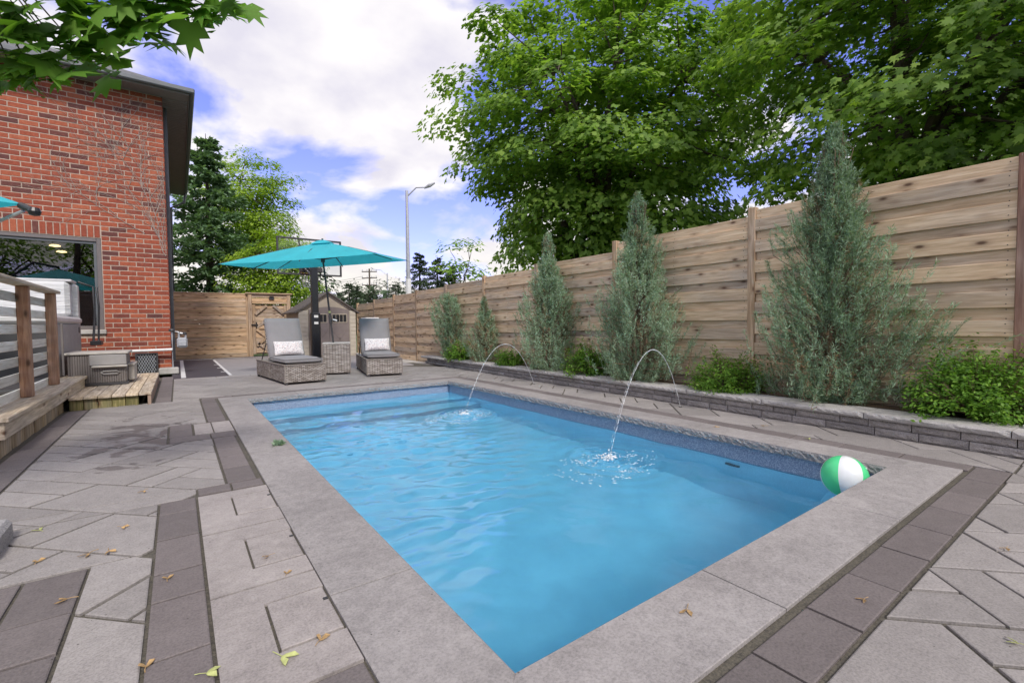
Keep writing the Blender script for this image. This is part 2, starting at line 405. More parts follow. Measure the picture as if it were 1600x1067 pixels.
def fabric(name, col, scale=900.0, trans=0.0, rough=0.85, bump=0.12):
    t = NT(name); p = t.coord(); f = t.noise(p, 3.0, 4)
    c = t.ramp(f, [(0.3, tuple(v*0.9 for v in col)), (0.7, tuple(min(1, v*1.08) for v in col))])
    w1 = t.n('TexWave', {'Vector': p, 'Scale': scale/6.28/4}, bands_direction='X').outputs[0]; w2 = t.n('TexWave', {'Vector': p, 'Scale': scale/6.28/4}, bands_direction='Z').outputs[0]
    bs = t.pbr(c, rough, t.bump(t.math('ADD', w1, w2), bump, 0.002), **{'Sheen Weight': 0.2})
    if trans:
        bs = t.n('MixShader', {0: trans, 1: bs, 2: t.n('BsdfTranslucent', {'Color': c}).outputs[0]}).outputs[0]
    return t.surf(bs)
M['turq'] = fabric('turquoise_canvas', (0.045, 0.60, 0.70), trans=0.4)
M['cushion'] = fabric('grey_cushion', (0.235, 0.225, 0.23))
M['piping'] = fabric('grey_piping', (0.15, 0.145, 0.15))
def pillow_mat():
    t = NT('speckled_pillow'); p = t.coord()
    v = t.n('TexVoronoi', {'Vector': p, 'Scale': 70.0}).outputs
    k = t.math('MULTIPLY', t.math('LESS_THAN', v['Distance'], 0.46), t.math('GREATER_THAN', t.n('SeparateXYZ', {0: v['Color']}).outputs[0], 0.42))
    hue = t.ramp(t.n('SeparateXYZ', {0: v['Color']}).outputs[1], [(0.0, (0.10, 0.10, 0.14)), (0.5, (0.30, 0.30, 0.36)), (1.0, (0.62, 0.30, 0.26))])
    return t.surf(t.pbr(t.mix(t.math('MULTIPLY', k, 0.8), (0.72, 0.69, 0.68, 1), hue), 0.9))
M['pillow'] = pillow_mat()
def wicker_mat():
    t = NT('wicker'); p = t.coord(); s = t.n('SeparateXYZ', {0: p})
    hx = t.math('MULTIPLY', t.math('ADD', s.outputs[0], s.outputs[1]), 1.0)
    row = t.math('FLOOR', t.math('DIVIDE', s.outputs[2], 0.021))
    fr = t.math('FRACT', t.math('DIVIDE', s.outputs[2], 0.021))
    st = t.math('ADD', t.math('DIVIDE', hx, 0.075), t.math('MULTIPLY', row, 0.5))
    fx = t.math('FRACT', st)
    hgt = t.math('MULTIPLY', t.math('SINE', t.math('MULTIPLY', fx, 3.1416)), t.math('SINE', t.math('MULTIPLY', fr, 3.1416)))
    wv = t.n('TexWhiteNoise', {'Vector': t.n('CombineXYZ', {0: t.math('FLOOR', st), 1: row, 2: 0.0}).outputs[0]}).outputs[0]
    c = t.ramp(wv, [(0.0, (0.20, 0.165, 0.14)), (0.5, (0.315, 0.275, 0.245)), (1.0, (0.44, 0.40, 0.365))])
    c = t.mix(t.ramp(hgt, [(0.04, 1.0), (0.3, 0.0)]), c, (0.05, 0.042, 0.036, 1))
    return t.surf(t.pbr(c, 0.55, t.bump(hgt, 0.9, 0.006)))
M['wicker'] = wicker_mat()
M['wicker_trim'] = plain('wicker_trim', (0.25, 0.215, 0.19), 0.6, 0.15, 40, 0.3, 200)
M['tabletop'] = plain('table_top', (0.44, 0.41, 0.37), 0.5, 0.1, 30)
def liner_mat():
    t = NT('pool_liner'); p = t.pos()
    a = t.noise(p, 150.0, 2, 0.7); b_ = t.noise(p, 60, 3)
    c = t.ramp(a, [(0.36, (0.10, 0.135, 0.23)), (0.5, (0.215, 0.27, 0.38)), (0.64, (0.42, 0.48, 0.58))])
    c = t.mix(t.ramp(t.noise(p, 1.6, 4), [(0.3, 0.0), (0.7, 0.18)]), c, (0.34, 0.43, 0.54, 1))
    return t.surf(t.pbr(c, 0.5))
M['liner'] = liner_mat()
M['riser_shade'] = plain('riser_depth_shade', (0.33, 0.42, 0.54), 0.5, 0.08, 40)  # darker than the floor vinyl: the shade of deeper water, painted as colour
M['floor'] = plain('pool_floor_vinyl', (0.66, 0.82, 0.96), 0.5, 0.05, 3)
def water_mat():
    t = NT('pool_water'); p = t.pos()
    b_ = t.bump(t.noise(p, 14.0, 4, 0.5, 0.5), 0.10, 0.01)
    return t.surf(t.pbr((0.26, 0.765, 1.0), 0.0, b_, **{'Transmission Weight': 1.0, 'IOR': 1.38}))
M['water'] = water_mat()
def jet_mat():
    t = NT('falling_water')
    a = t.pbr((0.85, 0.88, 0.92), 0.15, None, **{'Specular IOR Level': 0.8})
    k = t.ramp(t.noise(t.pos(), 30, 3), [(0.3, 0.4), (0.7, 0.75)])
    return t.surf(t.n('MixShader', {0: k, 1: a, 2: t.n('BsdfTransparent').outputs[0]}).outputs[0])
M['jet'] = jet_mat()
M['foam'] = plain('water_foam', (0.82, 0.86, 0.9), 0.35, 0.05)
def glass_mat(name, tint=(1, 1, 1), ior=1.5, refl=1.0):
    t = NT(name)
    fr = t.math('MULTIPLY', t.n('Fresnel', {'IOR': ior}).outputs[0], refl, True)
    return t.surf(t.n('MixShader', {0: fr, 1: t.n('BsdfTransparent', {'Color': (*tint, 1)}).outputs[0], 2: t.n('BsdfGlossy', {'Roughness': 0.01}).outputs[0]}).outputs[0])
M['glass'] = glass_mat('window_glass', (0.6, 0.62, 0.62), 2.0)
M['acrylic'] = glass_mat('clear_acrylic', (0.93, 0.94, 0.95), 1.35)
M['green_ball'] = plain('green_vinyl', (0.09, 0.68, 0.27), 0.25, 0.03)
M['white_ball'] = plain('white_vinyl', (0.74, 0.76, 0.76), 0.25, 0.03)
M['shed'] = plain('beige_resin', (0.39, 0.335, 0.265), 0.6, 0.06, 5, 0.15, 90)
M['shed_trim'] = plain('pale_resin', (0.49, 0.44, 0.36), 0.6, 0.06, 5)
M['shed_door'] = plain('brown_grey_resin', (0.20, 0.165, 0.155), 0.6, 0.06, 5, 0.15, 90)
M['shed_roof'] = plain('shed_roof', (0.11, 0.095, 0.09), 0.7, 0.1, 8)
M['tub'] = plain('hot_tub_panel', (0.29, 0.275, 0.265), 0.55, 0.06, 6)
M['tub_rim'] = plain('hot_tub_rim', (0.58, 0.57, 0.57), 0.35, 0.05)
def vinyl():
    t = NT('tub_cover_vinyl'); p = t.coord()
    h = t.noise(t.n('VectorMath', {0: p, 1: (1, 1, 9)}, operation='MULTIPLY').outputs[0], 2.2, 4, 0.5, 1.0)
    return t.surf(t.pbr(t.ramp(h, [(0.3, (0.50, 0.505, 0.50)), (0.7, (0.64, 0.64, 0.63))]), 0.5, t.bump(h, 0.5, 0.05)))
M['vinyl'] = vinyl()
M['step'] = plain('grey_step_panel', (0.155, 0.135, 0.125), 0.55, 0.08, 5)
M['step_top'] = plain('step_tread', (0.42, 0.39, 0.35), 0.6, 0.08, 8)
M['court'] = plain('court_tile', (0.062, 0.052, 0.062), 0.6, 0.08, 4)
M['key'] = plain('court_key', (0.30, 0.285, 0.29), 0.6, 0.06, 4)
M['bark'] = plain('bark', (0.085, 0.065, 0.05), 0.9, 0.35, 6, 0.8, 30)
M['twig'] = plain('twig', (0.16, 0.11, 0.07), 0.9, 0.25, 20)
M['vine'] = plain('dry_vine', (0.36, 0.29, 0.25), 0.9, 0.25, 20)
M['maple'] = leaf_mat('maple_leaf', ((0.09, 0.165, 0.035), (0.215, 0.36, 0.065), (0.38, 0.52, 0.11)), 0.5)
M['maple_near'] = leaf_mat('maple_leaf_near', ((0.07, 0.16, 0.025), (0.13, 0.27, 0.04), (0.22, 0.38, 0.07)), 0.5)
M['juniper'] = leaf_mat('juniper_needles', ((0.145, 0.23, 0.155), (0.28, 0.40, 0.28), (0.45, 0.57, 0.43)), 0.28, 0.7)
M['juniper_dry'] = leaf_mat('dry_needles', ((0.16, 0.10, 0.05), (0.28, 0.19, 0.11), (0.36, 0.28, 0.18)), 0.15, 0.8)
M['yew'] = leaf_mat('yew_leaf', ((0.065, 0.15, 0.02), (0.145, 0.30, 0.035), (0.28, 0.45, 0.06)), 0.4, 0.5)
M['spruce'] = leaf_mat('spruce_needles', ((0.07, 0.13, 0.065), (0.15, 0.255, 0.125), (0.26, 0.39, 0.21)), 0.3, 0.65)
M['cedar'] = leaf_mat('cedar_spray', ((0.04, 0.095, 0.025), (0.07, 0.16, 0.04), (0.12, 0.22, 0.06)), 0.25, 0.6)
M['lime'] = leaf_mat('lime_leaf', ((0.16, 0.26, 0.02), (0.30, 0.44, 0.04), (0.42, 0.56, 0.08)), 0.45, 0.55)
M['far'] = leaf_mat('far_conifer', ((0.04, 0.07, 0.035), (0.075, 0.115, 0.06), (0.12, 0.165, 0.09)), 0.1, 0.8)
M['grass'] = plain('grass', (0.07, 0.11, 0.03), 0.95, 0.3, 3, 0.6, 30)
M['seed'] = plain('dry_seed', (0.42, 0.27, 0.12), 0.7, 0.35, 40)
M['seed_green'] = plain('green_seed', (0.42, 0.45, 0.17), 0.7, 0.2, 40)
def lamp_mat():
    t = NT('lit_lamp'); return t.surf(t.n('Emission', {'Color': (1.0, 0.72, 0.36, 1), 'Strength': 3.0}).outputs[0])
M['lamp'] = lamp_mat()

# ================================================================== THE SETTING
PX0, PX1, PY0, PY1 = 0.755, 3.89, 1.05, 7.37        # inner edge of the pool
CX0, CX1, CY0, CY1 = 0.43, 4.21, 0.73, 7.69         # outer edge of the coping
WZ = -0.20
def sheet_with_hole(b, outer, hole, z):
    x0, x1, y0, y1 = outer; a0, a1, c0, c1 = hole
    b.add([(x0,y0,z),(x1,y0,z),(x1,y1,z),(x0,y1,z),(a0,c0,z),(a1,c0,z),(a1,c1,z),(a0,c1,z)],
          [(0,1,5,4),(1,2,6,5),(2,3,7,6),(3,0,4,7)])
HOLE = (0.62, 4.02, 0.92, 7.5)
b = B(); sheet_with_hole(b, (-500, 500, -500, 500), HOLE, -0.12)
solo('ground', b, M['grass'], (0, 0, 0), 'flat green ground around the yard', None, kind='structure')
b = B(); sheet_with_hole(b, (-2.6, 5.15, -2.5, 11.75), HOLE, -0.011)
patio = solo('patio', b, M['joint'], (0, 0, 0), 'grey stone paver patio laid diagonally around the pool', None, kind='structure')

# --- diagonal field pavers (a lattice at 45 degrees), bordered with dark rows
U = 0.3885
def field_rects():
    s2 = math.sqrt(2)
    for k in range(-14, 22):
        v0 = 2.1 + U*k; v1 = v0 + U
        base = -3.11 - 0.385*k
        r2 = random.Random(k*13+5)
        for j in range(-14, 16):
            u0 = base + j*3.5*U
            cut = r2.choice([(0.0, 1.5, 2.0), (0.0, 1.0, 2.0), (0.0, 1.5, 2.0), (0.0, 0.5, 2.0), (0.0, 2.0)])
            for a, c in zip(cut[:-1], cut[1:]): yield (u0+a*U, u0+c*U, v0, v1)
            for h in (0, 0.5): yield (u0+2.0*U, u0+3.5*U, v0+h*U, v0+(h+0.5)*U)
FIELDS = [(-0.91, 0.225, 5.85, 7.76), (-0.91, -0.10, 4.95, 5.85), (-0.91, 0.225, 3.46, 4.95), (-0.91, 0.068, 3.30, 3.46), (-0.91, -0.112, 2.60, 3.30),
          (-0.33, -0.112, 1.0, 2.60), (-0.91, -0.285, 7.76, 7.80), (-0.09, 5.02, 7.885, 10.9), (-0.09, 0.225, 7.76, 7.885), (4.40, 5.15, 0.52, 7.885),
          (0.9, 5.0, -2.2, 0.52), (5.02, 5.2, 7.885, 10.9), (-2.2, -0.91, 2.60, 4.00), (-0.33, 0.9, -2.2, 0.52)]
plist = []
for (u0, u1, v0, v1) in field_rects():
    s2 = math.sqrt(2)
    P4 = [((u+v)/s2, (v-u)/s2) for u, v in ((u0, v0), (u1, v0), (u1, v1), (u0, v1))]
    xs = [p[0] for p in P4]; ys = [p[1] for p in P4]
    if max(xs) < -2.3 or min(xs) > 5.2 or max(ys) < -2.3 or min(ys) > 11: continue
    for F_ in FIELDS:
        q = clip_rect(P4, *F_)
        if len(q) >= 3 and parea(q) > 0.0025:
            q2 = q
            n = len(q); a = sum(q[i][0]*q[(i+1) % n][1]-q[(i+1) % n][0]*q[i][1] for i in range(n))
            if a < 0: q2 = q[::-1]
            q3 = inset(q2, 0.0068 + 0.0025*random.random())
            if q3 is None:
                cq = np.mean(q2, axis=0); q3 = [tuple(cq+(np.array(p)-cq)*0.965) for p in q2]
            if q3: plist.append((q3, 'paver'))
def rect(x0, x1, y0, y1, g=0.0052): return [(x0+g, y0+g), (x1-g, y0+g), (x1-g, y1-g), (x0+g, y1-g)]
def row_y(x0, x1, ys, kind='paver_dark'):
    for a, c in zip(ys[:-1], ys[1:]): plist.append((rect(x0, x1, min(a, c), max(a, c)), kind))
def row_x(y0, y1, xs, kind='paver_dark'):
    for a, c in zip(xs[:-1], xs[1:]): plist.append((rect(min(a, c), max(a, c), y0, y1), kind))
row_y(-0.113, 0.061, [3.30, 3.08, 2.71, 2.34, 2.105, 1.73, 1.36, 0.98, 0.71])
row_x(3.31, 3.455, [0.068, 0.245, 0.422])
row_y(0.228, 0.400, [3.46, 3.84, 4.18, 4.50, 4.75, 4.96])
row_x(4.965, 5.20, [-0.09, 0.22, 0.42]); row_y(-0.095, 0.09, [5.20, 5.52, 5.84])
row_y(0.228, 0.400, [5.845, 6.16, 6.47, 6.90, 7.32, 7.70])
row_y(-1.105, -0.915, [4.0, 4.35, 4.72, 5.09, 5.46, 5.83, 6.20, 6.57, 6.94, 7.31, 7.66])
row_y(-0.523, -0.330, [2.59, 2.22, 1.96, 1.6, 1.2]); row_y(-0.70, -0.525, [2.59, 2.22, 1.96])
row_y(-0.28, -0.095, [7.56, 7.94, 8.32, 8.70, 9.08, 9.46, 9.84, 10.22, 10.6, 10.98, 11.36, 11.7])
row_x(0.525, 0.700, [-0.10 + 0.375*i - 0.013 for i in range(13)])
row_y(4.225, 4.395, [0.705 + 0.375*i for i in range(20)])
row_x(7.705, 7.88, [0.24 + 0.375*i for i in range(12)])
row_y(0.068, 0.425, [1.362, 1.03, 0.705])
plist.append((rect(0.10, 0.255, 5.22, 5.80), 'slab')); plist.append((rect(0.255, 0.425, 5.22, 5.80), 'slab'))
row_x(10.905, 11.12, [-0.09, 0.6, 1.2, 1.8, 2.4, 3.0, 3.6, 4.2, 4.8], 'slab')
plist.sort(key=lambda q: min(math.hypot(p[0], p[1]) for p in q[0]) + (50 if np.mean([p[1] for p in q[0]]) < 0.1 and np.mean([p[0] for p in q[0]]) < 0.9 else 0))
rest = {}
for i, (poly, kind) in enumerate(plist):
    c = np.mean(poly, axis=0); dz = random.uniform(-0.0015, 0.0015)
    tlt = random.uniform(-0.002, 0.002)
    if i < 300:
        b = B(); b.prism(poly, -0.05, dz, 0.004)
        part({'paver': 'paver', 'paver_dark': 'border_paver', 'slab': 'stone_slab'}[kind], b, M[kind], patio)
    else:
        rest.setdefault(kind, B()).prism(poly, -0.05, dz, 0.004)
for k, b in rest.items(): part('far_pavers', b, M[k], patio, kind='stuff')
# pale slabs beside the pool with square lids cut into them
slab = [(3.283, 2.651), (2.645, 2.009), (2.003, 1.368)]
for (ya, yb), (l0, l1) in zip(slab, [(3.165, 2.852), (2.49, 2.177), (1.858, 1.565)]):
    b = B()
    g = 0.0035; X0, X1 = 0.068, 0.426; LX = 0.231
    gx = 0.008
    for q in ([(X0, yb+g), (LX-gx, yb+g), (LX-gx, ya-g), (X0, ya-g)], [(LX-gx, l0+0.002), (X1, l0+0.002), (X1, ya-g), (LX-gx, ya-g)], [(LX-gx, yb+g), (X1, yb+g), (X1, l1-0.017), (LX-gx, l1-0.017)]):
        b.prism(q, -0.05, 0.0)
    part('stone_slab', b, M['slab'], patio)
    b = B(); b.prism([(LX+0.002, l1), (X1-0.004, l1), (X1-0.004, l0), (LX+0.002, l0)], -0.05, -0.001, 0.004)
    lid = part('slab_lid', b, M['slab'], patio)
    b = B(); b.box((X1-0.022, l0-0.10, -0.001), (X1-0.006, l0-0.085, 0.0015)); part('lift_notch', b, M['black'], lid)

# --- sports court beyond the patio
b = B(); b.box((-0.12, 11.12, -0.05), (0.84, 17.9, -0.004)); b.box((0.90, 17.0, -0.05), (4.9, 17.9, -0.004))
court = solo('court', b, M['court'], (0, 0, 0), 'dark tiled sports court with white lines behind the patio', None, kind='structure')
b = B(); b.box((0.84, 11.12, -0.05), (4.9, 17.0, -0.0035)); part('key_area', b, M['key'], court)
b = B(); b.box((0.03, 11.3, -0.003), (0.11, 17.3, 0.001)); part('court_line', b, M['white'], court)
b = B(); b.box((0.845, 11.3, -0.003), (0.90, 16.8, 0.001)); part('court_line', b, M['white'], court)
for yy in (12.2, 13.4, 14.6): b = B(); b.box((0.76, yy, -0.003), (0.845, yy+0.06, 0.001)); part('court_line', b, M['white'], court)
b = B(); pts = [(1.6 + 1.7*math.cos(t)-0.8, 13.3) for t in ()]
b.box((-0.12, 17.3, -0.003), (4.6, 17.38, 0.001)); part('court_line', b, M['white'], court)

# ================================================================== POOL
pool = thing('swimming_pool', 'rectangular blue swimming pool with grey stone coping', 'pool', ((PX0+PX1)/2, (PY0+PY1)/2, -0.2))
e = 0.035
lx0, lx1, ly0, ly1, FZ = PX0-e, PX1+e, PY0-e, PY1+e, -1.22
b = B()
b.add([(lx0,ly0,FZ),(lx1,ly0,FZ),(lx1,ly1,FZ),(lx0,ly1,FZ),(lx0,ly0,-0.05),(lx1,ly0,-0.05),(lx1,ly1,-0.05),(lx0,ly1,-0.05)],
      [(0,4,5,1),(1,5,6,2),(2,6,7,3),(3,7,4,0)]); part('lower_wall', b, M['floor'], pool)
b = B(); q_ = 0.002
b.add([(lx0+q_,ly0+q_,-0.24),(lx1-q_,ly0+q_,-0.24),(lx1-q_,ly1-q_,-0.24),(lx0+q_,ly1-q_,-0.24),(lx0+q_,ly0+q_,-0.055),(lx1-q_,ly0+q_,-0.055),(lx1-q_,ly1-q_,-0.055),(lx0+q_,ly1-q_,-0.055)],
      [(0,4,5,1),(1,5,6,2),(2,6,7,3),(3,7,4,0)]); part('tile_band', b, M['liner'], pool)
b = B(); b.add([(lx0,ly0,FZ),(lx1,ly0,FZ),(lx1,ly1,FZ),(lx0,ly1,FZ)], [(0,1,2,3)]); part('pool_floor', b, M['floor'], pool)
for y0, y1, zt in ((6.78, ly1, -0.345), (6.34, 6.779, -0.62), (5.92, 6.339, -0.90)):
    b = B(); b.cbox((lx0+0.002, y0, FZ+0.002), (lx1-0.002, y1, zt), 0.02); part('pool_step', b, M['floor'], pool)
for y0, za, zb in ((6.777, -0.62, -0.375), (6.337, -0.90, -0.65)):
    b = B(); b.box((lx0+0.003, y0-0.003, za+0.002), (lx1-0.003, y0+0.01, zb)); part('step_shade_panel', b, M['riser_shade'], pool)  # thin added panel on the step front, carrying painted depth shade
b = B(); b.cbox((lx1-0.03, 2.08, -0.42), (lx1-0.004, 2.22, -0.36), 0.008); part('return_fitting', b, M['dark'], pool)
def coping(poly, face):
    """poly: outline; face: index of the edge that looks into the pool (rough split face)"""
    n = len(poly); z1, z0 = 0.004, -0.062
    b = B(); b.prism(poly, z0, z1, 0.003)
    b.mi = 1
    p, q = np.array(poly[face]), np.array(poly[(face+1) % n]); d = q-p; L = np.hypot(*d); d /= L; nn = np.array([d[1], -d[0]])
    k = max(3, int(L/0.022)); rows = 5; V = []
    for j in range(rows):
        for i in range(k+1):
            t = i/k; o = 0.002 + (0.0 if j in (0,) else random.uniform(0.0, 0.010))
            z = z1-0.004-(z1-z0-0.004)*j/(rows-1)
            V.append((*(p+d*L*t+nn*o), z+random.uniform(-0.003, 0.003)*(0 < j < rows-1)))
    F = [(j*(k+1)+i, (j+1)*(k+1)+i, (j+1)*(k+1)+i+1, j*(k+1)+i+1) for j in range(rows-1) for i in range(k)]
    b.add(V, F)
    part('coping_stone', b, [M['coping'], M['rock']], pool)
g = 0.003
xs = [1.69, 2.91]
near = [CX0] + xs + [CX1]
def strip(js, lo_in, lo_out, hi_in, hi_out, fixed_in, fixed_out, axis):
    J = [None] + js + [None]
    for i in range(len(J)-1):
        a, c = J[i], J[i+1]
        ai, ao = (lo_in, lo_out) if a is None else (a+g, a+g)
        ci, co = (hi_in, hi_out) if c is None else (c-g, c-g)
        yield ai, ao, ci, co
for ai, ao, ci, co in strip(xs, PX0, CX0, PX1, CX1, 0, 0, 0):
    coping([(ao, CY0), (co, CY0), (ci, PY0), (ai, PY0)], 2)
for ai, ao, ci, co in strip([1.42, 2.64], PX0, CX0, PX1, CX1, 0, 0, 0):
    coping([(ai, PY1), (ci, PY1), (co, CY1), (ao, CY1)], 0)
for ai, ao, ci, co in strip([1.767, 2.96, 4.137, 5.33, 6.52], PY0, CY0, PY1, CY1, 0, 0, 1):
    coping([(CX0, ao), (PX0, ai), (PX0, ci), (CX0, co)], 1)
for ai, ao, ci, co in strip([2.25, 3.45, 4.65, 5.85], PY0, CY0, PY1, CY1, 0, 0, 1):
    coping([(PX1, ai), (CX1, ao), (CX1, co), (PX1, ci)], 3)
# water
nx, ny = 190, 360
X, Y = np.meshgrid(np.linspace(lx0, lx1, nx), np.linspace(ly0, ly1, ny))
SPL = [(3.06, 2.80), (3.06, 5.36)]
def waves(X, Y):
    r = np.random.default_rng(3); h = np.zeros_like(X)
    for i in range(26):
        a = r.uniform(0, 6.28); k = r.uniform(5, 16); h += 0.0011/(k/9)*np.sin(k*(X*np.cos(a)+Y*np.sin(a))+r.uniform(0, 6.28))*0.85
    mask = np.exp(-(((X-1.6)/1.0)**2+((Y-4.1)/1.5)**2)**1.5)
    mask = np.clip(mask + 0.55*np.exp(-(((X-0.95)/0.42)**2+((Y-2.9)/1.35)**2)**1.5), 0, 1)
    h2 = np.zeros_like(X)
    for i in range(34):
        a = r.normal(1.2, 0.55); k = r.uniform(18, 52); h2 += 0.0085/k*np.sin(k*(X*np.cos(a)+Y*np.sin(a))+r.uniform(0, 6.28)+1.2*np.sin(2.1*X+1.7*Y+i))
    h += h2*mask*7.0
    for (sx, sy) in SPL:
        R = np.hypot(X-sx, Y-sy); th = np.arctan2(Y-sy, X-sx)
        h += 0.010*np.exp(-(R/0.33)**2)*np.cos(R*52+1.5*np.sin(3*th)+0.8*np.sin(7*th)) + 0.0035*np.exp(-R/0.6)*np.cos(R*34+np.sin(4*th))
    h += 0.004*np.exp(-((X-1.25)**2+(Y-6.05)**2)/0.12)*np.cos(40*np.hypot(X-1.25, Y-6.05))
    return h
Zw = WZ + waves(X, Y)
idx = np.arange(nx*ny).reshape(ny, nx)
F = np.stack([idx[:-1, :-1], idx[:-1, 1:], idx[1:, 1:], idx[1:, :-1]], -1).reshape(-1, 4)
me = fastmesh('water', np.stack([X, Y, Zw], -1).reshape(-1, 3), F, True); mats(me, M['water'])
wobj = bpy.data.objects.new('water', me); COL.objects.link(wobj); tag(wobj, 'clear blue rippled water filling the pool', None, kind='structure')

# ================================================================== PLANTER WALL, BED, FENCES
def planter_x(y): return 4.851 + 0.0334*y
PL0, PL1 = -1.2, 11.05
pw = thing('planter_wall', 'low grey split-stone planter wall with pale cap along the fence', 'wall', (planter_x(5), 5, 0))
PR = math.atan(0.0334)
def rough_block(L, D, Hh, seed, amp=0.013, nx=9, nz=4):
    """block whose face towards -x is split stone; origin at its front-bottom end, length along +y"""
    r = np.random.default_rng(seed); V = []; F = []
    for j in range(nz+1):
        for i in range(nx+1):
            edge = i in (0, nx) or j in (0, nz)
            V.append((0.006 if edge else -r.uniform(0, amp), L*i/nx, Hh*j/nz))
    for j in range(nz):
        for i in range(nx):
            a = j*(nx+1)+i; F.append((a, a+nx+1, a+nx+2, a+1))
    o = len(V); V += [(0.006, 0, 0), (0.006, L, 0), (0.006, L, Hh), (0.006, 0, Hh), (D, 0, 0), (D, L, 0), (D, L, Hh), (D, 0, Hh)]
    F += [(o+3, o+2, o+6, o+7), (o, o+4, o+5, o+1), (o, o+3, o+7, o+4), (o+1, o+5, o+6, o+2), (o+4, o+7, o+6, o+5)]
    b = B(); b.add(V, F); return b
blk = {}
for L in (0.22, 0.30, 0.38):
    for s_ in range(3):
        me = rough_block(L-0.006, 0.16, 0.066, int(L*100)+s_).mesh('block'); mats(me, M['block']); blk[(L, s_)] = me
for row in range(2):
    y = PL0 + (0.13 if row else 0)
    while y < PL1-0.1:
        L = random.choice((0.22, 0.30, 0.30, 0.38))
        if y+L > PL1: L = 0.22
        piece('block', blk[(L, random.randrange(3))], pw, (planter_x(y)+0.012*row+random.uniform(-0.003, 0.003), y, 0.002+0.070*row), rot=(0, 0, -PR))
        y += L
capm = []
for s_ in range(4):
    me = rough_block(0.892, 0.33, 0.052, 90+s_, 0.010, 26, 3).mesh('cap_stone'); mats(me, M['cap']); capm.append(me)
y = PL0; i = 0
while y < PL1-0.2:
    piece('cap_stone', capm[i % 4], pw, (planter_x(y)-0.03, y, 0.1425), rot=(0, 0, -PR)); y += 0.898; i += 1
FXF = 5.72
b = B(); nb = 60
for i in range(nb):
    ya, yb = PL0+(PL1-PL0)*i/nb, PL0+(PL1-PL0)*(i+1)/nb
    b.add([(planter_x(ya)+0.14, ya, 0.0), (FXF-0.02, ya, 0.0), (FXF-0.02, yb, 0.0), (planter_x(yb)+0.14, yb, 0.0), (planter_x(ya)+0.14, ya, 0.155), (FXF-0.02, ya, 0.165), (FXF-0.02, yb, 0.165), (planter_x(yb)+0.14, yb, 0.155)],
          [(4,5,6,7)] + ([(0,1,5,4)] if i == 0 else []) + ([(3,7,6,2)] if i == nb-1 else []))
solo('planting_bed', b, M['soil'], (5.3, 5, 0), 'brown mulch bed behind the planter wall', None, kind='structure')
b = B(); b.box((5.0, 11.05, -0.11), (5.70, 18.3, -0.055)); b.box((4.7, 15.0, -0.11), (5.0, 18.3, -0.054))
solo('gravel_strip', b, M['concrete'], (5.3, 13, -0.1), 'pale gravel strip at the foot of the fence', None, kind='structure')

# right fence: boards alternately proud and recessed between posts
fence = thing('wood_fence', 'tall weathered fence of overlapping horizontal boards beside the pool', 'fence', (FXF, 6, 0))
posts = [-1.6, 0.655, 2.90, 5.08, 7.08, 9.0, 10.85, 12.7, 14.45, 16.3, 18.2]
tops = [2.36, 2.35, 2.275, 2.13, 2.075, 2.02, 1.99, 1.955, 1.89, 1.84]
for i, y in enumerate(posts):
    zt = max(tops[max(i-1, 0)], tops[min(i, len(tops)-1)]) + (0.03 if i > 1 else 0.005)
    b = B(); b.cbox((FXF-0.045, y-0.045, -0.12), (FXF+0.045, y+0.045, zt), 0.006)
    part('post', b, M['post_red'] if i == 1 else M['post'], fence)
for i in range(len(posts)-1):
    ya, yb = posts[i]+0.045, posts[i+1]-0.045
    z = tops[i]; k = 0; step = 0.1235
    cache = {}
    while z > -0.02:
        proud = (k % 2 == 1) if i % 2 else (k % 2 == 1)
        key = proud
        if key not in cache:
            b = B(); b.cbox((-0.010, ya, -0.072), (0.010, yb, 0.070), 0.003); b.mi = 1
            for yn in (ya+0.05, (ya+yb)/2, yb-0.05):
                for zn in (-0.04, 0.038): b.box((-0.0115, yn-0.004, zn-0.004), (-0.009, yn+0.004, zn+0.004))
            me = b.mesh('board'); mats(me, [M['fence'], M['dark']]); cache[key] = me
        hz_ = 0.07
        o = piece('board', me if False else cache[key], fence, (FXF-(0.028 if proud else 0.002)+random.uniform(-0.002, 0.002), 0, z-0.07))
        o.rotation_euler = (random.uniform(-0.0012, 0.0012), 0, 0)
        z -= step; k += 1

# back fence and gate
YB = 18.2
bf = thing('wood_fence', 'tan horizontal board fence between the brick house and the gate', 'fence', (0.9, YB, 0))
for x in (-0.25, 1.93):
    b = B(); b.cbox((x-0.045, YB-0.03, -0.12), (x+0.045, YB+0.06, 2.10), 0.006); part('post', b, M['post'], bf)
z = 2.09; k = 0
while z > 0.0:
    b = B(); d = random.uniform(-0.004, 0.004)
    b.cbox((-0.30, YB-0.055+d, z-0.134), (1.91, YB-0.033+d, z), 0.004); part('board', b, M['fence_x'], bf); z -= 0.142
b = B(); b.cbox((-0.30, YB-0.07, 2.095), (1.95, YB+0.05, 2.13), 0.005); part('top_rail', b, M['fence_x'], bf)
gt = thing('gate', 'tan wooden gate with diagonal corner braces and overhead beam', 'gate', (2.65, YB, 0))
for x in (2.03, 3.24):
    b = B(); b.cbox((x-0.06, YB-0.10, -0.1), (x+0.06, YB+0.02, 2.12), 0.006); part('gate_post', b, M['post'], gt)
b = B(); b.cbox((1.90, YB-0.14, 2.125), (3.36, YB+0.06, 2.165), 0.006); part('top_cap', b, M['fence_x'], gt)
for z in (1.86, 2.00):
    b = B(); b.cbox((2.09, YB-0.06, z), (3.18, YB-0.03, z+0.125), 0.004); part('header_board', b, M['fence_x'], gt)
b = B(); b.cbox((2.092, YB-0.13, 1.79), (3.178, YB-0.07, 1.85), 0.004); part('header_beam', b, M['fence_x'], gt)
z = 1.75
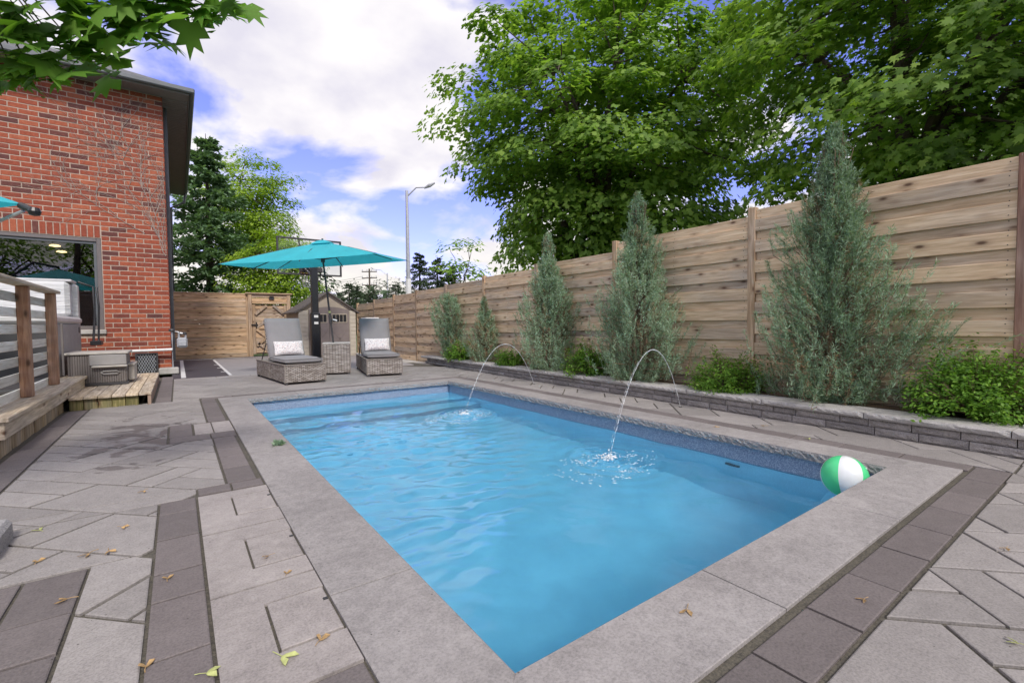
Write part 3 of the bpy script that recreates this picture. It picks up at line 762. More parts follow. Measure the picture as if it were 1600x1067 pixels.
while z > 0.1:
    b = B(); b.cbox((2.10, YB-0.05, z-0.134), (3.17, YB-0.028, z), 0.004); part('board', b, M['fence_x'], gt); z -= 0.142
for x in (2.14, 3.13):
    b = B(); b.cbox((x-0.045, YB-0.10, 0.06), (x+0.045, YB-0.055, 1.76), 0.004); part('stile', b, M['post'], gt)
for z in (0.10, 0.92):
    b = B(); b.cbox((2.186, YB-0.095, z), (3.084, YB-0.055, z+0.09), 0.004); part('rail', b, M['fence_x'], gt)
for (xc, zc, ang) in ((2.36, 1.58, 1), (2.91, 1.58, -1), (2.38, 1.12, 1), (2.38, 0.76, -1), (2.38, 0.32, -1), (2.38, 0.5, 1)):
    b = B(); b.cbox((-0.235, YB-0.118, -0.04), (0.235, YB-0.102, 0.04), 0.004, M=Matrix.Translation((xc, 0, zc)) @ Matrix.Rotation(-ang*R_(42), 4, 'Y')); part('brace', b, M['post'], gt)
b = B(); b.cbox((2.05, YB-0.16, 1.05), (2.25, YB-0.13, 1.09), 0.004); b.cbox((2.18, YB-0.17, 0.98), (2.22, YB-0.13, 1.16), 0.004); part('latch', b, M['black'], gt)
b = B(); b.cbox((2.62, YB-0.11, 1.93), (2.78, YB-0.062, 2.03), 0.01); b.cbox((2.64, YB-0.15, 2.02), (2.76, YB-0.062, 2.05), 0.006)
solo('gate_light', b, M['dark'], (2.7, YB-0.08, 1.95), 'small dark square light mounted above the wooden gate', 'light')

# ================================================================== HOUSE
HY, HXR, HXL, HYB, HZT = 12.6, -0.122, -6.4, 21.0, 5.94
house = thing('brick_house', 'two storey red brick house with dark soffit and window', 'house', (-3.2, 16, 0))
WX0, WX1, WZ0, WZ1 = -4.3, -1.21, 0.975, 2.825
b = B(); D = 0.22; f0 = HY+0.004
b.box((WX1, f0, 0.0), (HXR-0.012, f0+D, HZT)); b.box((HXL, f0, WZ1), (WX1, f0+D, HZT)); b.box((HXL, f0, 0), (WX1, f0+D, WZ0)); b.box((HXL, f0, WZ0), (WX0, f0+D, WZ1))
part('wall', b, M['mortar'], house)
b = B(); b.box((HXR-0.2, HY+D+0.012, 0.0), (HXR, HYB, HZT)); part('side_wall', b, M['side_brick'], house)
b = B(); b.box((HXL, HYB-0.2, 0), (HXR-0.2, HYB, HZT)); b.box((HXL, HY+D+0.012, 0), (HXL+0.2, HYB-0.2, HZT)); part('rear_wall', b, M['side_brick'], house)
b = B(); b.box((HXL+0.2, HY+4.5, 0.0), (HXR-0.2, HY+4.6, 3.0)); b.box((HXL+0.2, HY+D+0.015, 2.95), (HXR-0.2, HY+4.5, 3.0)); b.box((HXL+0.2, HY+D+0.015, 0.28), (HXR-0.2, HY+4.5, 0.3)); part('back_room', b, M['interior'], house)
BL, BH, CO = 0.2745, 0.0825, 0.0985
def brickmesh(L, Hh=BH, name='brick'):
    bb = B(); bb.cbox((0, 0, 0), (L, 0.10, Hh), 0.004); me = bb.mesh(name); mats(me, M['brick']); return me
full = brickmesh(BL-0.016); cut_cache = {}
allb = []
nrow = 60
for r in range(nrow):
    z = 0.03+CO*r
    x = HXR - (0.0 if r % 2 else BL/2)
    segs = []
    if r % 2 == 0: segs.append((HXR-BL/2+0.006, HXR))
    while x > -3.6:
        segs.append((x-BL+0.016, x)); x -= BL
    for (a, c) in segs:
        if c > HXR: c = HXR
        # opening of the window and the soldier course above it
        oz0, oz1 = WZ0-0.10, 3.08
        if z+BH > oz0 and z < oz1 and a < WX1+0.012:
            if c <= WX1+0.03: continue
            a = max(a, WX1+0.012)
        if c-a < 0.03: continue
        allb.append((a, c, z))
allb.sort(key=lambda q: (abs(q[2]-2.6) + (3 if q[0] < -2.75 else 0)))
stuffb = B()
for i, (a, c, z) in enumerate(allb):
    yb = HY - random.uniform(0, 0.003); L = round(c-a, 3)
    if i < 285:
        if abs(L-(BL-0.016)) < 0.002: me = full
        else:
            if L not in cut_cache: cut_cache[L] = brickmesh(L)
            me = cut_cache[L]
        piece('brick', me, house, (a, yb, z))
    else: stuffb.cbox((a, yb, z), (c, yb+0.10, z+BH), 0.004)
part('far_bricks', stuffb, M['brick'], house, kind='stuff')
sold = brickmesh(0.083, 0.2305)
x = WX1-0.01
while x > -3.2:
    piece('lintel_brick', sold, house, (x-0.086, HY-0.004, WZ1+0.012)); x -= 0.0985
b = B(); b.cbox((-3.6, HY-0.05, WZ0-0.09), (WX1+0.03, HY+0.15, WZ0-0.003), 0.006); part('sill', b, M['concrete'], house)
# window
b = B(); wt = 0.075
b.cbox((WX1-wt, HY+0.01, WZ0), (WX1-0.002, HY+0.13, WZ1-0.002), 0.006); b.cbox((WX0, HY+0.01, WZ1-wt), (WX1-wt, HY+0.13, WZ1-0.002), 0.006)
b.cbox((WX0, HY+0.01, WZ0), (WX1-wt, HY+0.13, WZ0+wt), 0.006)
win = part('window', b, M['frame'], house)
b = B(); b.cbox((WX1-wt-0.05, HY+0.04, WZ0+wt), (WX1-wt-0.001, HY+0.10, WZ1-wt), 0.004); b.cbox((WX0, HY+0.04, WZ1-wt-0.05), (WX1-wt-0.05, HY+0.10, WZ1-wt-0.001), 0.004)
part('sash', b, M['gutter'], win)
b = B(); b.box((WX0, HY+0.065, WZ0+wt), (WX1-wt-0.05, HY+0.072, WZ1-wt-0.05)); part('pane', b, M['glass'], win)
# roof, soffit, gutters
OV = 0.46
ex0, ex1, ey0, ey1 = HXL-OV, HXR+OV, HY-OV, HYB+OV
b = B()
zr = HZT+0.11
b.add([(ex0-0.02,ey0-0.02,zr),(ex1+0.02,ey0-0.02,zr),(ex1+0.02,ey1,zr),(ex0-0.02,ey1,zr),(-3.3,15.9,7.9),(-3.3,18.0,7.9)],
      [(0,1,4),(1,2,5,4),(2,3,5),(3,0,4,5),(0,3,2,1)])
roof = part('roof', b, M['shingle'], house)
b = B()
b.box((ex0, ey0, HZT), (ex1, HY-0.001, HZT+0.02)); b.box((HXR+0.001, HY, HZT), (ex1, ey1, HZT+0.02))
for i in range(60):
    x = ex1 - 0.11*i
    if x > ex0: b.box((x-0.006, ey0+0.01, HZT-0.006), (x, HY-0.005, HZT-0.0005))
for i in range(80):
    y = HY + 0.11*i
    if y < ey1-0.05: b.box((HXR+0.01, y, HZT-0.006), (ex1-0.01, y+0.006, HZT-0.0005))
part('soffit', b, M['soffit'], roof)
b = B(); b.cbox((ex0, ey0-0.012, HZT-0.03), (ex1+0.012, ey0-0.001, HZT+0.1), 0.003); b.cbox((ex1+0.001, ey0, HZT-0.03), (ex1+0.013, ey1, HZT+0.1), 0.003); part('fascia', b, M['soffit'], roof)
b = B(); b.cbox((ex0, ey0-0.11, HZT+0.0), (ex1+0.11, ey0-0.014, HZT+0.104), 0.02); b.cbox((ex1+0.015, ey0-0.013, HZT+0.0), (ex1+0.11, ey1, HZT+0.104), 0.02); part('gutter', b, M['gutter'], roof)
b = B(); dy = 20.5
b.tube([(ex1+0.05, ey1-0.4, HZT-0.02), (ex1+0.0, ey1-0.4, HZT-0.35), (HXR+0.06, ey1-0.42, HZT-0.6), (HXR+0.06, ey1-0.42, 0.2)], 0.045, 8); part('downspout', b, M['gutter'], house); b = B()
b.cbox((HXR+0.004, 13.2, 0.25), (HXR+0.07, 13.28, HZT), 0.008); part('downspout', b, M['gutter'], house)
for i, (x, y) in enumerate(((-2.25, 15.0), (-2.3, 17.0-0.9))):
    b = B(); b.lathe([(0.0, 0.03), (0.07, 0.03), (0.10, 0.012), (0.10, 0.0), (0.0, -0.02)], 16, (x, y, 2.915))
    solo('ceiling_lamp', b, M['lamp'], (x, y, 2.93), ['warm glowing ceiling lamp seen through the window, the nearer one', 'warm glowing ceiling lamp deeper in the dark room behind the window'][i], 'lamp', 'lamps inside the house')
# climbing vine stems on the brick
b = B(); r2 = random.Random(4)
def vine(x, z, ang, L, rad, depth=0):
    pts = [(x, HY-0.010, z)]; a = ang; n = max(3, int(L/0.09))
    for i in range(n):
        a += r2.uniform(-0.22, 0.22); a = a*0.97 + ang*0.03
        x += 0.09*math.cos(a); z += 0.09*math.sin(a)
        if x > HXR-0.03: x = HXR-0.03
        pts.append((x, HY-0.010-r2.uniform(0, 0.008), z))
        if depth < 3 and r2.random() < 0.42: vine(x, z, a + r2.choice((-1, 1))*r2.uniform(0.3, 0.9), L*r2.uniform(0.25, 0.5), rad*0.65, depth+1)
    b.tube(pts, [rad*(1-0.7*i/len(pts)) for i in range(len(pts))], 4)
vine(-0.16, 2.55, 2.15, 2.3, 0.008); vine(-0.18, 2.7, 1.95, 2.5, 0.007); vine(-0.5, 3.0, 2.5, 1.4, 0.007); vine(-0.15, 2.6, 1.75, 2.2, 0.006); vine(-0.9, 3.25, 2.2, 1.2, 0.005); vine(-0.4, 3.3, 2.0, 1.7, 0.006); vine(-0.6, 3.5, 2.6, 1.2, 0.005); vine(-0.2, 3.6, 2.2, 1.6, 0.005); vine(-1.2, 3.5, 1.9, 1.0, 0.004)
solo('climbing_vine', b, M['vine'], (-0.2, HY-0.01, 2.5), 'thin bare vine stems climbing the red brick corner', 'vine')
# gas meter with pipe, lattice panel at the foot of the wall
gm = thing('gas_meter', 'grey gas meter on pipes at the corner of the brick house', 'gas meter', (0.07, 12.42, 0))
b = B(); b.cbox((-0.02, 12.33, 0.56), (0.17, 12.47, 0.78), 0.03); b.cbox((0.0, 12.31, 0.60), (0.15, 12.34, 0.70), 0.01); part('meter_body', b, M['greymetal'], gm)
b = B(); b.tube([(0.02, 12.4, 0.78), (0.02, 12.4, 0.90), (-0.10, 12.42, 0.93), (-0.10, 12.42, 0.0)], 0.022, 8); b.tube([(0.14, 12.4, 0.78), (0.14, 12.4, 0.86), (0.04, 12.42, 0.88)], 0.022, 8); part('riser_pipe', b, M['greymetal'], gm)
b = B(); b.lathe([(0.0, -0.02), (0.05, -0.02), (0.06, 0.0), (0.05, 0.03), (0.0, 0.035)], 14, (-0.10, 12.40, 0.94)); part('regulator', b, M['dark'], gm); b = B(); b.cbox((0.09, 12.36, 0.84), (0.16, 12.43, 0.90), 0.015); part('valve', b, M['dark'], gm)
b = B(); b.tube([(-0.10, 12.40, 0.53), (-0.55, 12.46, 0.52), (-1.0, 12.46, 0.52)], 0.028, 8); part('feed_pipe', b, M['white'], gm)
lt = thing('lattice_panel', 'dark lattice vent panel at the foot of the brick wall', 'vent', (-0.54, 12.5, 0))
b = B(); fr_ = (-0.735, -0.355, 0.02, 0.47)
for q in (((-0.735, 12.46, 0.02), (-0.705, 12.50, 0.47)), ((-0.385, 12.46, 0.02), (-0.355, 12.50, 0.47)), ((-0.705, 12.46, 0.44), (-0.385, 12.50, 0.47)), ((-0.705, 12.46, 0.02), (-0.385, 12.50, 0.05))): b.cbox(*q, 0.004)
part('frame', b, M['dark'], lt)
b = B(); b.box((-0.705, 12.51, 0.05), (-0.385, 12.53, 0.44)); part('backing', b, M['black'], lt)
for s_ in (1, -1):
    for i in range(-4, 14):
        x0 = -0.705+0.045*i; P_ = []
        for t in np.linspace(0, 1, 12):
            x = x0 + t*0.2 if s_ == 1 else x0+0.2 - t*0.2
            z = 0.05+0.39*t
            if -0.705 < x < -0.385: P_.append((x, 12.492+0.003*s_, z))
        if len(P_) > 1:
            b = B(); b.tube(P_, 0.006, 4); part('lattice_slat', b, M['greymetal'], lt)
b = B(); b.cbox((-0.35, 12.3, 0.0), (0.0, 12.58, 0.14), 0.02); solo('concrete_pad', b, M['concrete'], (-0.17, 12.4, 0), 'rough pale concrete footing below the house corner', 'footing')

# ================================================================== DECK, RAIL, HOT TUB
DX = -1.11; DZ = 0.315
deck = thing('wooden_deck', 'raised pale wooden deck with skirt boards left of the patio', 'deck', (-2.2, 7, 0))
x = DX+0.03; i = 0
while x > -4.2:
    b = B(); b.cbox((x-0.138, 5.17, DZ-0.035), (x, 7.69 if i < 0 else 11.6, DZ+random.uniform(-0.002, 0.002)), 0.005); part('deck_board', b, M['deck'], deck); x -= 0.143; i += 1
b = B(); b.cbox((DX-0.035, 5.20, DZ-0.175), (DX, 11.5, DZ-0.037), 0.005); part('fascia_board', b, M['deck'], deck)
b = B(); b.cbox((-4.2, 5.195, DZ-0.175), (DX-0.037, 5.23, DZ-0.037), 0.005); part('fascia_board', b, M['rail_post'], deck)
y = 5.21
while y < 7.7:
    wdt = random.choice((0.09, 0.14, 0.14)); b = B(); b.cbox((DX-0.075, y, -0.03), (DX-0.045+random.uniform(-0.006, 0.006), y+wdt-0.006, DZ-0.17), 0.004); part('skirt_board', b, M['deck_v'], deck); y += wdt
for k in range(7):
    x = DX-0.05-0.14*k; b = B(); b.cbox((x-0.134, 5.235, -0.03), (x, 5.26, DZ-0.17), 0.004); part('skirt_board', b, M['deck_v'], deck)
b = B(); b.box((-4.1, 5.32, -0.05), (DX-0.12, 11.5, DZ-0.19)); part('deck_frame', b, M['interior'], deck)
# railing
RX = -1.25
rl = thing('deck_railing', 'wooden railing of pale horizontal slats on the deck edge', 'railing', (RX, 6.5, DZ))
for y in (5.32, 6.66, 7.92):
    b = B(); b.cbox((RX-0.045, y-0.045, DZ+0.001), (RX+0.045, y+0.045, 1.43), 0.006); part('post', b, M['rail_post'], rl)
b = B(); b.cbox((RX-0.075, 5.18, 1.432), (RX+0.075, 8.05, 1.468), 0.006); part('cap_rail', b, M['deck'], rl)
for z in (1.315, 1.165, 1.00, 0.835, 0.675, 0.515, 0.355):
    b = B(); b.cbox((RX-0.068, 5.22, z-0.045), (RX-0.046, 8.02, z+0.045), 0.004); part('slat', b, M['slat'], rl)
# hot tub and its cover
tub = thing('hot_tub', 'grey panelled hot tub with pale rim behind the railing', 'hot tub', (-2.35, 9.7, DZ))
TX0, TX1, TY0, TY1 = -3.5, -1.375, 8.85, 10.95
b = B(); b.cbox((TX0, TY0, DZ+0.002), (TX1, TY1, 1.10), 0.05); part('cabinet', b, M['tub'], tub)
b = B(); b.cbox((TX0-0.03, TY0-0.03, 1.075), (TX1+0.03, TY1+0.03, 1.19), 0.035); part('rim', b, M['tub_rim'], tub)
for x in (-1.30, -1.95, -2.6, -3.25):
    b = B(); b.cbox((x-0.012, TY0-0.008, DZ+0.03), (x+0.012, TY0+0.01, 1.07), 0.004); part('trim_strip', b, M['step'], tub)
b = B(); b.cbox((TX0+0.05, TY0-0.02, DZ+0.03), (TX1-0.04, TY0-0.009, 1.06), 0.004); part('front_panel', b, M['dark'], tub)
b = B(); b.cbox((TX1+0.010, 10.70, 0.93), (TX1+0.018, 10.80, 1.02), 0.004); part('badge', b, M['dark'], tub)
b = B(); b.cbox((TX1-0.01, TY0+0.03, DZ+0.002), (TX1+0.012, TY1-0.03, 1.07), 0.008); part('side_panel', b, M['tub'], tub)
cv = thing('hot_tub_cover', 'pale grey folded hot tub cover standing upright behind the tub', 'cover', (-2.3, 11.3, DZ))
b = B(); b.cbox((-3.5, 10.70, 1.195), (-1.46, 10.98, 1.80), 0.06); part('cover_half', b, M['vinyl'], cv)
b = B(); b.cbox((-3.5, 10.985, 1.0), (-1.40, 11.27, 1.80), 0.06); part('cover_half', b, M['vinyl'], cv)
b = B(); b.cbox((-3.5, 10.74, 1.79), (-1.43, 11.24, 1.83), 0.015); part('hinge_flap', b, M['tub_rim'], cv)
b = B(); b.tube([(-1.22, 11.05, 0.75), (-1.20, 11.2, 1.3), (-1.22, 11.3, 1.75), (-1.42, 11.3, 1.83)], 0.018, 8); b.tube([(-1.16, 11.15, 0.75), (-1.15, 11.28, 1.4), (-1.18, 11.36, 1.75)], 0.016, 8); b.cbox((-1.25, 10.9, 0.70), (-1.1, 11.2, 0.78), 0.01); part('lifter_arm', b, M['black'], cv)
b = B(); b.cbox((-1.75, 7.0, DZ+0.002), (-1.34, 8.5, DZ+0.05), 0.01); solo('floor_mat', b, M['dark'], (-1.5, 7.8, DZ), 'dark flat mat lying on the deck behind the railing', 'mat')
# wooden landing step
ws = thing('wooden_step', 'low wooden landing step with mossy front blocks beside the deck', 'step', (-0.7, 9.3, 0))
x = -1.105; n = 6; wd = 0.134
for i in range(n):
    b = B(); b.cbox((x+wd*i+0.003, 7.70, 0.122), (x+wd*(i+1)-0.003, 11.0, 0.157+random.uniform(-0.002, 0.002)), 0.005); part('tread_board', b, M['deck'], ws)
for i in range(n):
    if i == n-1: continue
    b = B(); b.cbox((x+wd*i+0.002, 7.745, -0.02), (x+wd*(i+1)-0.004, 7.85, 0.119), 0.005); part('front_block', b, M['moss'], ws)
b = B(); b.cbox((-0.345, 7.71, -0.02), (-0.308, 11.0, 0.119), 0.005); part('side_board', b, M['rail_post'], ws)
# storage step
sb = thing('spa_step', 'dark grey plastic two-level spa step with pale top', 'step box', (-0.95, 9.4, 0.158))
b = B(); b.cbox((-1.29, 9.06, 0.195), (-0.64, 9.75, 0.615), 0.012); part('body', b, M['step'], sb)
for k in range(24):
    x = -1.285 + k*0.0265
    b = B(); b.cbox((x, 9.048, 0.20), (x+0.022, 9.064, 0.61), 0.003); part('panel_strip', b, M['step'], sb)
b = B(); b.cbox((-1.305, 9.03, 0.158), (-0.625, 9.77, 0.197), 0.006); part('plinth', b, M['dark'], sb)
b = B(); b.cbox((-1.32, 9.02, 0.615), (-0.61, 9.78, 0.65), 0.012); part('top_tread', b, M['step_top'], sb)
b = B(); b.cbox((-1.05, 9.01, 0.46), (-0.635, 9.055, 0.61), 0.006); part('upper_panel', b, M['tub'], sb)
b = B(); b.cbox((-1.03, 8.98, 0.425), (-0.625, 9.06, 0.455), 0.012); part('lip', b, M['step_top'], sb)
b = B(); b.tube([(-0.93, 9.03, 0.35), (-0.90, 9.02, 0.37), (-0.75, 9.02, 0.37), (-0.72, 9.03, 0.35), (-0.75, 9.02, 0.33), (-0.90, 9.02, 0.33), (-0.93, 9.03, 0.35)], 0.008, 6); part('handle', b, M['tub'], sb)
b = B(); b.cbox((-0.64, 9.3, 0.197), (-0.565, 9.9, 0.42), 0.01); b.cbox((-0.645, 9.28, 0.42), (-0.555, 9.92, 0.45), 0.008); part('lower_tread', b, M['step_top'], sb)
b = B(); b.cbox((-1.4, 2.85, -0.03), (-0.665, 3.2, 0.10), 0.02, jit=0.006); solo('stone_block', b, M['rock'], (-1, 3.0, 0), 'pale rough stone block at the far left edge of the patio', 'stone')
b = B(); b.cbox((-1.5, 4.7, -0.03), (-1.13, 5.15, 0.13), 0.02, jit=0.008); solo('stone_block', b, M['rock'], (-1.3, 4.9, 0), 'rough stone block at the near end of the deck', 'stone')

# cantilever umbrella over the hot tub, only its corner in view
def canopy(b, C, corners, apex, sag=0.10, n=10, thick=0.004):
    """four fabric panels from the apex down to the corners; edges hang a little"""
    C = np.array(C); k = len(corners)
    for i in range(k):
        A = np.array(corners[i]); D_ = np.array(corners[(i+1) % k]); AP = np.array(apex); V = []; id_ = {}
        for u in range(n+1):
            for v in range(u+1):
                t = u/n; s_ = 0 if u == 0 else v/u
                p = AP + t*((1-s_)*A + s_*D_ - AP)
                p = p + np.array([0, 0, 0.015*math.sin(math.pi*t) - sag*t*t*4*s_*(1-s_)])
                inw = (C-p); inw[2] = 0; p = p + inw*0.03*t*4*s_*(1-s_)
                id_[(u, v)] = len(V); V.append(p)
        F = []
        for u in range(n):
            for v in range(u+1):
                F.append((id_[(u, v)], id_[(u+1, v)], id_[(u+1, v+1)]))
                if v < u: F.append((id_[(u, v)], id_[(u+1, v+1)], id_[(u, v+1)]))
        yield V, F
def lateral(C, lat, dep, z): return (C[0]+lat*_r[0]+dep*math.sin(YAW), C[1]+lat*_r[1]+dep*math.cos(YAW), z)
um = thing('cantilever_umbrella', 'turquoise cantilever umbrella reaching in from the left edge', 'umbrella', (-3.6, 6.3, DZ))
C2 = (-2.75, 6.6)
cor = [(-1.22, 6.75, 2.26), (-2.95, 8.2, 2.24), (-4.3, 6.5, 2.24), (-2.6, 4.95, 2.24)]
for V, F in canopy(B(), (*C2, 2.3), cor, (*C2, 2.72), 0.06):
    b = B(); b.add(V, F); part('canopy_panel', b, M['turq'], um, smooth=True)
for q in cor:
    b = B(); b.tube([(*C2, 2.66), (q[0]*0.5+C2[0]*0.5, q[1]*0.5+C2[1]*0.5, 2.46), (q[0]*0.98+C2[0]*0.02, q[1]*0.98+C2[1]*0.02, q[2]+0.0)], 0.011, 6); part('rib', b, M['dark'], um)
b = B(); b.tube([(-1.24, 6.72, 2.24), (-1.12, 6.55, 2.17)], [0.035, 0.03], 10); b.lathe([(0.0, -0.045), (0.04, -0.035), (0.052, 0.0), (0.04, 0.035), (0.0, 0.045)], 14, (-1.11, 6.50, 2.155)); part('crank_knob', b, M['black'], um)
b = B(); b.tube([(-1.22, 6.70, 2.19), (-1.6, 6.9, 1.98), (-2.6, 7.1, 1.5), (-3.6, 7.3, 1.2)], 0.016, 8); part('arm', b, M['greymetal'], um)
b = B(); b.tube([(-3.6, 7.3, DZ), (-3.6, 7.3, 2.4), (-3.2, 7.0, 2.85), (-2.75, 6.6, 2.78)], 0.035, 10); part('mast', b, M['dark'], um)

# ================================================================== PATIO FURNITURE
def cushion(b, L, W, T, M4, r=0.03, nl=14, nw=8, puff=0.018):
    """rounded slab: length along y, width along x, thickness z from 0, slightly puffed"""
    V = []; rows = 5
    def P(i, j, top):
        x = -W/2 + W*i/nw; y = L*j/nl
        e_ = min(min(i, nw-i)/nw*W, min(j, nl-j)/nl*L)
        k = min(1.0, e_/0.07)
        z = T - r*(1-math.sqrt(max(0, 1-(1-k)**2))) + puff*k if top else r*(1-math.sqrt(max(0, 1-(1-k)**2)))
        return (x, y, z)
    n1 = (nw+1)*(nl+1)
    for top in (0, 1):
        for j in range(nl+1):
            for i in range(nw+1): V.append(tuple(M4 @ Vector(P(i, j, top))))
    F = []
    for j in range(nl):
        for i in range(nw):
            a = j*(nw+1)+i; F.append((a, a+nw+1, a+nw+2, a+1)); a += n1; F.append((a, a+1, a+nw+2, a+nw+1))
    ring = [i for i in range(nw)] + [nw+j*(nw+1) for j in range(nl)] + [nl*(nw+1)+nw-i for i in range(nw)] + [(nl-j)*(nw+1) for j in range(nl)]
    for q in range(len(ring)):
        a, c = ring[q], ring[(q+1) % len(ring)]; F.append((a, c, c+n1, a+n1))
    b.add(V, F)
def lounger(loc, rz, label, plabel, W=0.68, L=2.02):
    t = thing('sun_lounger', label, 'sun lounger', loc, 'wicker sun loungers at the end of the pool')
    T = xform(loc, rz); H = 0.34
    b = B(); b.cbox((-W/2, 0, 0.035), (W/2, L, H), 0.012, M=T); base = part('base', b, M['wicker'], t)
    for (x, y) in ((-W/2+0.03, 0.03), (W/2-0.03, 0.03), (-W/2+0.03, L-0.03), (W/2-0.03, L-0.03)):
        b = B(); b.cbox((x-0.02, y-0.02, 0.0), (x+0.02, y+0.02, 0.04), 0.004, M=T); part('foot', b, M['dark'], t)
    b = B()
    for x in (-W/2, W/2): b.cbox((x-0.008, -0.006, 0.03), (x+0.008, 0.012, H+0.004), 0.005, M=T)
    b.cbox((-W/2-0.005, -0.008, H-0.012), (W/2+0.005, 0.02, H+0.006), 0.005, M=T)
    for x in (-W/2, W/2): b.cbox((x-0.008, 0.02, H-0.012), (x+0.008, L, H+0.006), 0.005, M=T); b.cbox((x-0.006, 1.02, 0.04), (x+0.006, 1.04, H), 0.003, M=T)
    part('trim', b, M['wicker_trim'], base)
    b = B(); cushion(b, 1.02, W-0.05, 0.085, T @ Matrix.Translation((0, 0.06, H+0.008))); sc_ = part('seat_cushion', b, M['cushion'], t, smooth=True)
    b = B(); q = [(-W/2+0.03, 0.065, H+0.085), (W/2-0.03, 0.065, H+0.085), (W/2-0.03, 1.06, H+0.085), (-W/2+0.03, 1.06, H+0.085), (-W/2+0.03, 0.065, H+0.085)]
    b.tube([tuple(T @ Vector(p)) for p in q], 0.006, 6); part('piping', b, M['piping'], sc_)
    A = T @ Matrix.Translation((0, 1.10, H+0.03)) @ Matrix.Rotation(R_(66), 4, 'X')
    b = B(); cushion(b, 0.84, W-0.05, 0.085, A); part('back_cushion', b, M['cushion'], t, smooth=True)
    b = B(); b.cbox((-W/2+0.02, 0.0, -0.035), (W/2-0.02, 0.84, -0.004), 0.008, M=A); part('backrest', b, M['wicker'], t)
    for x in (-W/2+0.04, W/2-0.04):
        b = B(); b.tube([tuple(A @ Vector((x, 0.42, -0.04))), tuple(T @ Vector((x, L-0.25, H-0.02)))], 0.01, 6); part('prop', b, M['dark'], t)
    # pillow
    p0 = T @ Vector((0, 1.02, H+0.11)); A2 = T @ Matrix.Translation((0, 0.985, H+0.112)) @ Matrix.Rotation(R_(70), 4, 'X')
    b = B(); n = 14; V = []; F = []
    pw_, ph = 0.50, 0.26
    for s_ in (0, 1):
        for j in range(n+1):
            for i in range(n+1):
                u, v = i/n*2-1, j/n*2-1
                th = 0.06*(max(0, (1-u**4)*(1-v**4)))**0.6
                pinch = 1-0.06*(abs(u*v))**0.5*0 - 0.05*(1-abs(u))*abs(v)*0
                x = u*pw_/2*(1-0.05*(1-v*v)*0+0.03*abs(v)*abs(u)); z = (v+1)/2*ph*(1.0) + 0.008*abs(u)**3*v
                V.append(tuple(A2 @ Vector((x, z, 0.055 + (th if s_ else -th*0.8)))))
    for j in range(n):
        for i in range(n):
            a = j*(n+1)+i; F.append((a, a+n+1, a+n+2, a+1)); a += (n+1)**2; F.append((a, a+1, a+n+2, a+n+1))
    b.add(V, F)
    solo('throw_pillow', b, M['pillow'], tuple(p0), plabel, 'pillow', 'speckled pillows on the loungers', smooth=True)
    return t
lounger((1.79, 8.64, 0.0), R_(5), 'grey cushioned wicker sun lounger left of the side table', 'white speckled rectangular pillow on the left lounger')
lounger((3.305, 8.90, 0.0), R_(-11.5), 'grey cushioned wicker sun lounger right of the side table', 'white speckled rectangular pillow on the right lounger')
st = thing('side_table', 'square wicker side table holding the umbrella pole', 'table', (2.70, 10.05, 0))
T = xform((2.70, 10.05, 0), R_(-16)); h = 0.26
b = B(); b.cbox((-h, -h, 0.03), (h, h, 0.625), 0.012, M=T); sbase = part('body', b, M['wicker'], st)
b = B(); b.cbox((-h-0.008, -h-0.008, 0.625), (h+0.008, h+0.008, 0.655), 0.006, M=T); part('table_top', b, M['tabletop'], st)
b = B()
for x in (-h, h):
    for y in (-h, h): b.cbox((x-0.01, y-0.01, 0.03), (x+0.01, y+0.01, 0.625), 0.005, M=T)
part('trim', b, M['wicker_trim'], sbase)
for x in (-h+0.03, h-0.03):
    for y in (-h+0.03, h-0.03): b = B(); b.cbox((x-0.02, y-0.02, 0.0), (x+0.02, y+0.02, 0.035), 0.004, M=T); part('foot', b, M['dark'], st)
# patio umbrella
ub = thing('patio_umbrella', 'tilted turquoise patio umbrella standing in the side table', 'umbrella', (2.70, 10.05, 0.62))
CU = tuple((9.6*np.array([math.sin(YAW), math.cos(YAW)]) - 3.87*_r[:2]))
cor = [lateral(CU, -1.53, -0.99, 2.16), lateral(CU, 1.355, -0.836, 2.35), lateral(CU, 1.53, 0.99, 2.46), lateral(CU, -1.355, 0.836, 2.28)]
AP = lateral(CU, 0.0, 0.0, 2.72)
for V, F in canopy(B(), (*CU, 2.3), cor, AP, 0.02, 12):
    b = B(); b.add(V, F); part('canopy_panel', b, M['turq'], ub, smooth=True)
capc = [tuple(np.array(AP)*0.86+np.array(c)*0.13+np.array((0, 0, 0.03))) for c in cor]
for V, F in canopy(B(), (*CU, 2.3), capc, tuple(np.array(AP)+np.array((0, 0, 0.045))), 0.0, 4):
    b = B(); b.add(V, F); part('vent_cap', b, M['turq'], ub, smooth=True)
hub = np.array(lateral(CU, 0.0, 0.0, 2.36))
for i in range(4):
    A_, D_ = np.array(cor[i]), np.array(cor[(i+1) % 4])
    for tgt, dz in ((A_, 0.0), ((A_+D_)/2*0.985+np.array([CU[0], CU[1], 2.3])*0.015, -0.045)):
        top = np.array(AP)-np.array((0, 0, 0.05))
        mid = top*0.5+tgt*0.5+np.array((0, 0, 0.035))
        b = B(); b.tube([tuple(top), tuple(mid), tuple(tgt*0.99+top*0.01+np.array((0, 0, dz)))], 0.009, 6); rib = part('rib', b, M['dark'], ub)
        b = B(); b.tube([tuple(hub), tuple(mid-np.array((0, 0, 0.02)))], 0.008, 6); part('strut', b, M['dark'], rib)
b = B(); b.tube([(2.64, 10.05, 0.60), tuple(hub), tuple(np.array(AP)+np.array((0, 0, 0.07)))], 0.019, 12); part('pole', b, M['dark'], ub)
b = B(); b.tube([tuple(hub-np.array((0, 0, 0.05))), tuple(hub+np.array((0, 0, 0.05)))], 0.04, 12); part('hub', b, M['dark'], ub)
